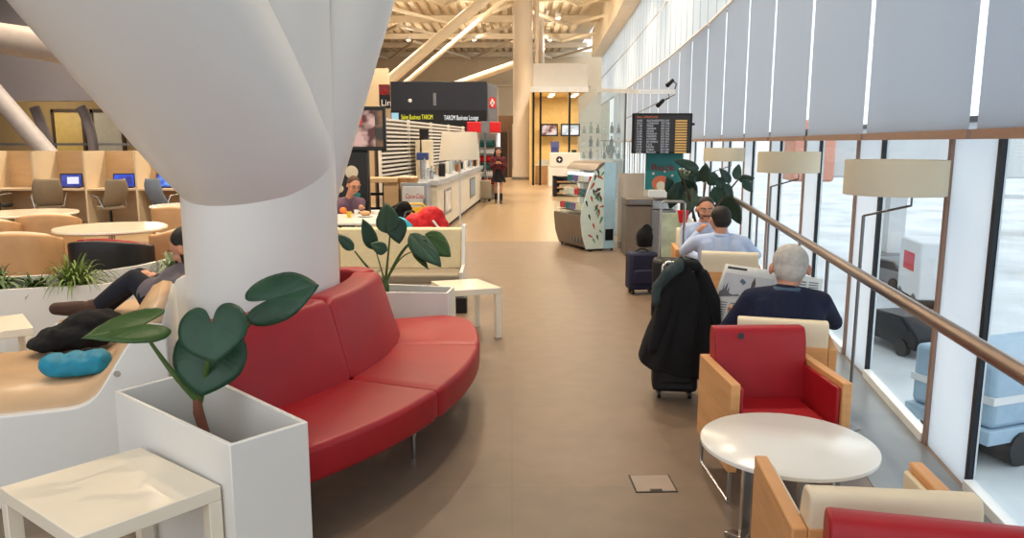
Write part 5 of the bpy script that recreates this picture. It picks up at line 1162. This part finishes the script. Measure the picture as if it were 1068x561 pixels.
# man in pale blue, back view
c2=Vector((1.90,6.74,0)); J,f,r=seated(c2,(.20,.98),.41,.92)
J['head']=Q(751,229,6.80); J['neck']=Q(752,246,6.74)
for q,sg in (('L',-1),('R',1)): J['sh'+q]=J['neck']+r*sg*.19-Vector((0,0,.05))
J['elL']=Q(713,262,6.95); J['haL']=Q(727,243,7.05); J['elR']=Q(789,266,6.85); J['haR']=Q(776,272,7.1)
person('person with dark hair in a pale blue shirt, seen from behind, hand at chin',c2,J,{'top':m_blueshirt,'bottom':m_dark,'collar':m_blueshirt,'shoe':m_black},m_hairk,(-.12,.97,-.12),handinfo={'L':((1,.2,0),.8),'dL':(.5,-.1,.7),'R':((0,0,-1),.4)},vox=.011)
c3=Vector((2.02,8.12,0)); J,f,r=seated(c3,(-.12,-.99),.41,.92,lean=.12)
J['head']=Q(736,218,7.86); J['neck']=Q(734,234,7.90)
for q,sg in (('L',-1),('R',1)): J['sh'+q]=J['neck']+r*sg*.18-Vector((0,0,.05))
J['elR']=Q(713,262,7.85); J['haR']=Q(730,268,7.62); J['elL']=Q(763,262,7.85); J['haL']=Q(750,268,7.6)
person('person with a short beard in a pale blue shirt leaning forward, facing the camera',c3,J,{'top':m_blueshirt,'bottom':m_dark,'collar':m_blueshirt,'shoe':m_black},m_hairk,(-.10,-.96,-.20),beard=True,handinfo={'L':((0,0,-1),.4),'R':((0,0,-1),.4)},vox=.011)
# walking woman
W0=Vector((-.38,21.72,0)); s=.94; U=Vector((0,0,1))
def V(x,y,z): return W0+Vector((x,y,z))
J=dict(pelvis=V(0,0,.86),neck=V(0,-.02,1.30),head=V(0,-.04,1.46),shL=V(.155,-.02,1.25),shR=V(-.155,-.02,1.25),elL=V(.21,-.02,1.02),elR=V(-.21,-.02,1.02),haL=V(.07,-.20,1.12),haR=V(-.07,-.20,1.12),
  hipL=V(.07,0,.82),hipR=V(-.07,0,.82),knL=V(.075,-.10,.46),knR=V(-.075,.04,.45),anL=V(.07,-.12,.08),anR=V(-.07,.16,.10),toL=V(.07,-.26,.04),toR=V(-.07,.04,.035))
def skirt(t,g,hp):
    part('skirt',MB().lathe([(.115,.98),(.14,.88),(.17,.78),(.215,.60),(.205,.60),(.16,.78),(.11,.97)],n=32),m_blackcloth,t)
    for q in ('L','R'): part('boot',MB().tube([g['kn'+q].lerp(g['an'+q],.45),g['an'+q]],[.046,.042],14),m_black,t)
    part('phone',MB().box((0,-.27,1.20),(.07,.01,.13),rx=.5),m_black,t)
person('long-haired person in a dark red top and short black skirt walking',W0,J,{'top':mat('dark_red_knit',(84,30,36),.9,0,.35,30),'shoe':m_black},m_hairk,(0,-1,-.15),hairstyle='long',s=.92,extra=skirt,handinfo={'L':((0,1,.3),.8),'R':((0,1,.3),.8)},vox=.012)
# seated person with glasses at the white table
c4=Vector((-2.33,10.85,0)); J,f,r=seated(c4,(.25,-.97),.44,.92,lean=.12); J['head']=Q(369,193,10.65); J['neck']=Q(364,207,10.75)
for q,sg in (('L',-1),('R',1)): J['sh'+q]=J['neck']+r*sg*.17-Vector((0,0,.05)); J['el'+q]=J['sh'+q]+Vector((0,-.12,-.22)); J['ha'+q]=J['el'+q]+Vector((.05*-sg,-.2,.03)); J['ha'+q].z=max(.80,J['ha'+q].z); 
person('person with brown hair and glasses bending over the white table',c4,J,{'top':mat('plum_grey_shirt',(108,84,100),.9,0,.1,20),'bottom':m_dark,'shoe':m_black},mat('brown_hair',(78,52,34),.6,0,.2,60,.4,100),(.55,-.75,-.42),glasses=True,handinfo={'L':((0,0,-1),.4),'R':((0,0,-1),.4)})
cafe_chair('dark cafe chair under the person with glasses',(c4.x-.04,c4.y+.02,0),R(14),m_dark)
# shop worker behind the partition
W0=Vector((1.98,15.6,0))
J=dict(pelvis=V(0,0,.88),neck=V(0,0,1.36),head=V(0,.02,1.53),shL=V(-.17,0,1.30),shR=V(.17,0,1.30),elL=V(-.22,.05,1.06),elR=V(.22,.05,1.06),haL=V(-.12,.25,1.04),haR=V(.12,.25,1.04),
  hipL=V(-.08,0,.85),hipR=V(.08,0,.85),knL=V(-.085,.02,.47),knR=V(.085,.02,.47),anL=V(-.09,0,.08),anR=V(.09,0,.08),toL=V(-.09,.14,.04),toR=V(.09,.14,.04))
person('person with dark hair in a white top standing behind the glass partition, back turned',W0,J,{'top':mat('white_cotton',(220,220,220),.9),'bottom':m_dark,'shoe':m_black},m_hairk,(.2,1,0),s=.95,vox=.013,handinfo={'L':((0,0,-1),.4),'R':((0,0,-1),.4)})
# reclining man
W0=Vector((-2.42,5.45,0)); K_=lambda px,py,Y: Q(px,py,Y)
hd=Q(194,258,5.45); nk=Q(203,280,5.45)
J=dict(pelvis=Vector((-2.52,5.42,.60)),neck=nk,head=hd,shL=nk+Vector((-.03,.17,-.06)),shR=nk+Vector((-.05,-.17,-.09)),elR=Q(162,313,5.26),elL=nk+Vector((-.22,.22,-.22)),haR=Q(157,302,5.36),haL=Q(158,298,5.50),
  hipR=Vector((-2.53,5.34,.60)),hipL=Vector((-2.53,5.52,.60)),knR=Q(140,290,5.38),knL=Q(146,288,5.62),anR=Q(97,322,5.30),anL=Q(100,330,5.56),toR=Q(64,322,5.22),toL=Q(82,342,5.54))
def ph(t,g,hp): part('phone',MB().box(Q(155,296,5.42)-W0,(.075,.012,.14),rx=.5,rz=.6),m_white,t)
person('person with dark hair in a grey shirt reclining with a phone beside the column',W0,J,{'top':m_greyshirt,'bottom':m_jean,'shoe':m_shoe,'shoe_k':1.35},m_hairk,(-.85,.0,-.5),s=1.1,beard=True,extra=ph,handinfo={'L':((0,-.4,.6),.9),'R':((0,.4,.6),.9),'dR':(.1,.4,.8),'dL':(.1,-.4,.6)},vox=.011)
EM_L=emit('lamp_glow',(255,226,180),14)
# ---------------------------------------------------------------- lights
warm=(1,.83,.62); 
k=0
LR=[(x,y) for y in (20,26,32,38,46) for x in (-6,-2.2,2.2)]+[(x,y) for y in (8,13) for x in (-9,-5,-1,1.2)]+[(-12,16),(-9,18.5)]+[(-1.0,3.2),(-4,4)]
base=None
for x,y in LR:
    z=7.55
    d=thing('ceiling_light','warm round downlight hanging under the roof deck','ceiling light',(x,y,z),group='ceiling downlights')
    part('housing',MB().cyl((0,0,.0),.13,.2,20),m_sill,d)
    part('lens',MB().ell((0,0,-.01),(.11,.11,.05)),EM_L,d)
    lamp('bulb','SPOT',(0,0,-.1),(1300 if y>17 else 720 if y>6 else 260),warm,.12,(0,0,0),d,spot=R(130))
    if y>17: lamp('glow','POINT',(0,0,-.35),110,warm,.12,(0,0,0),d)
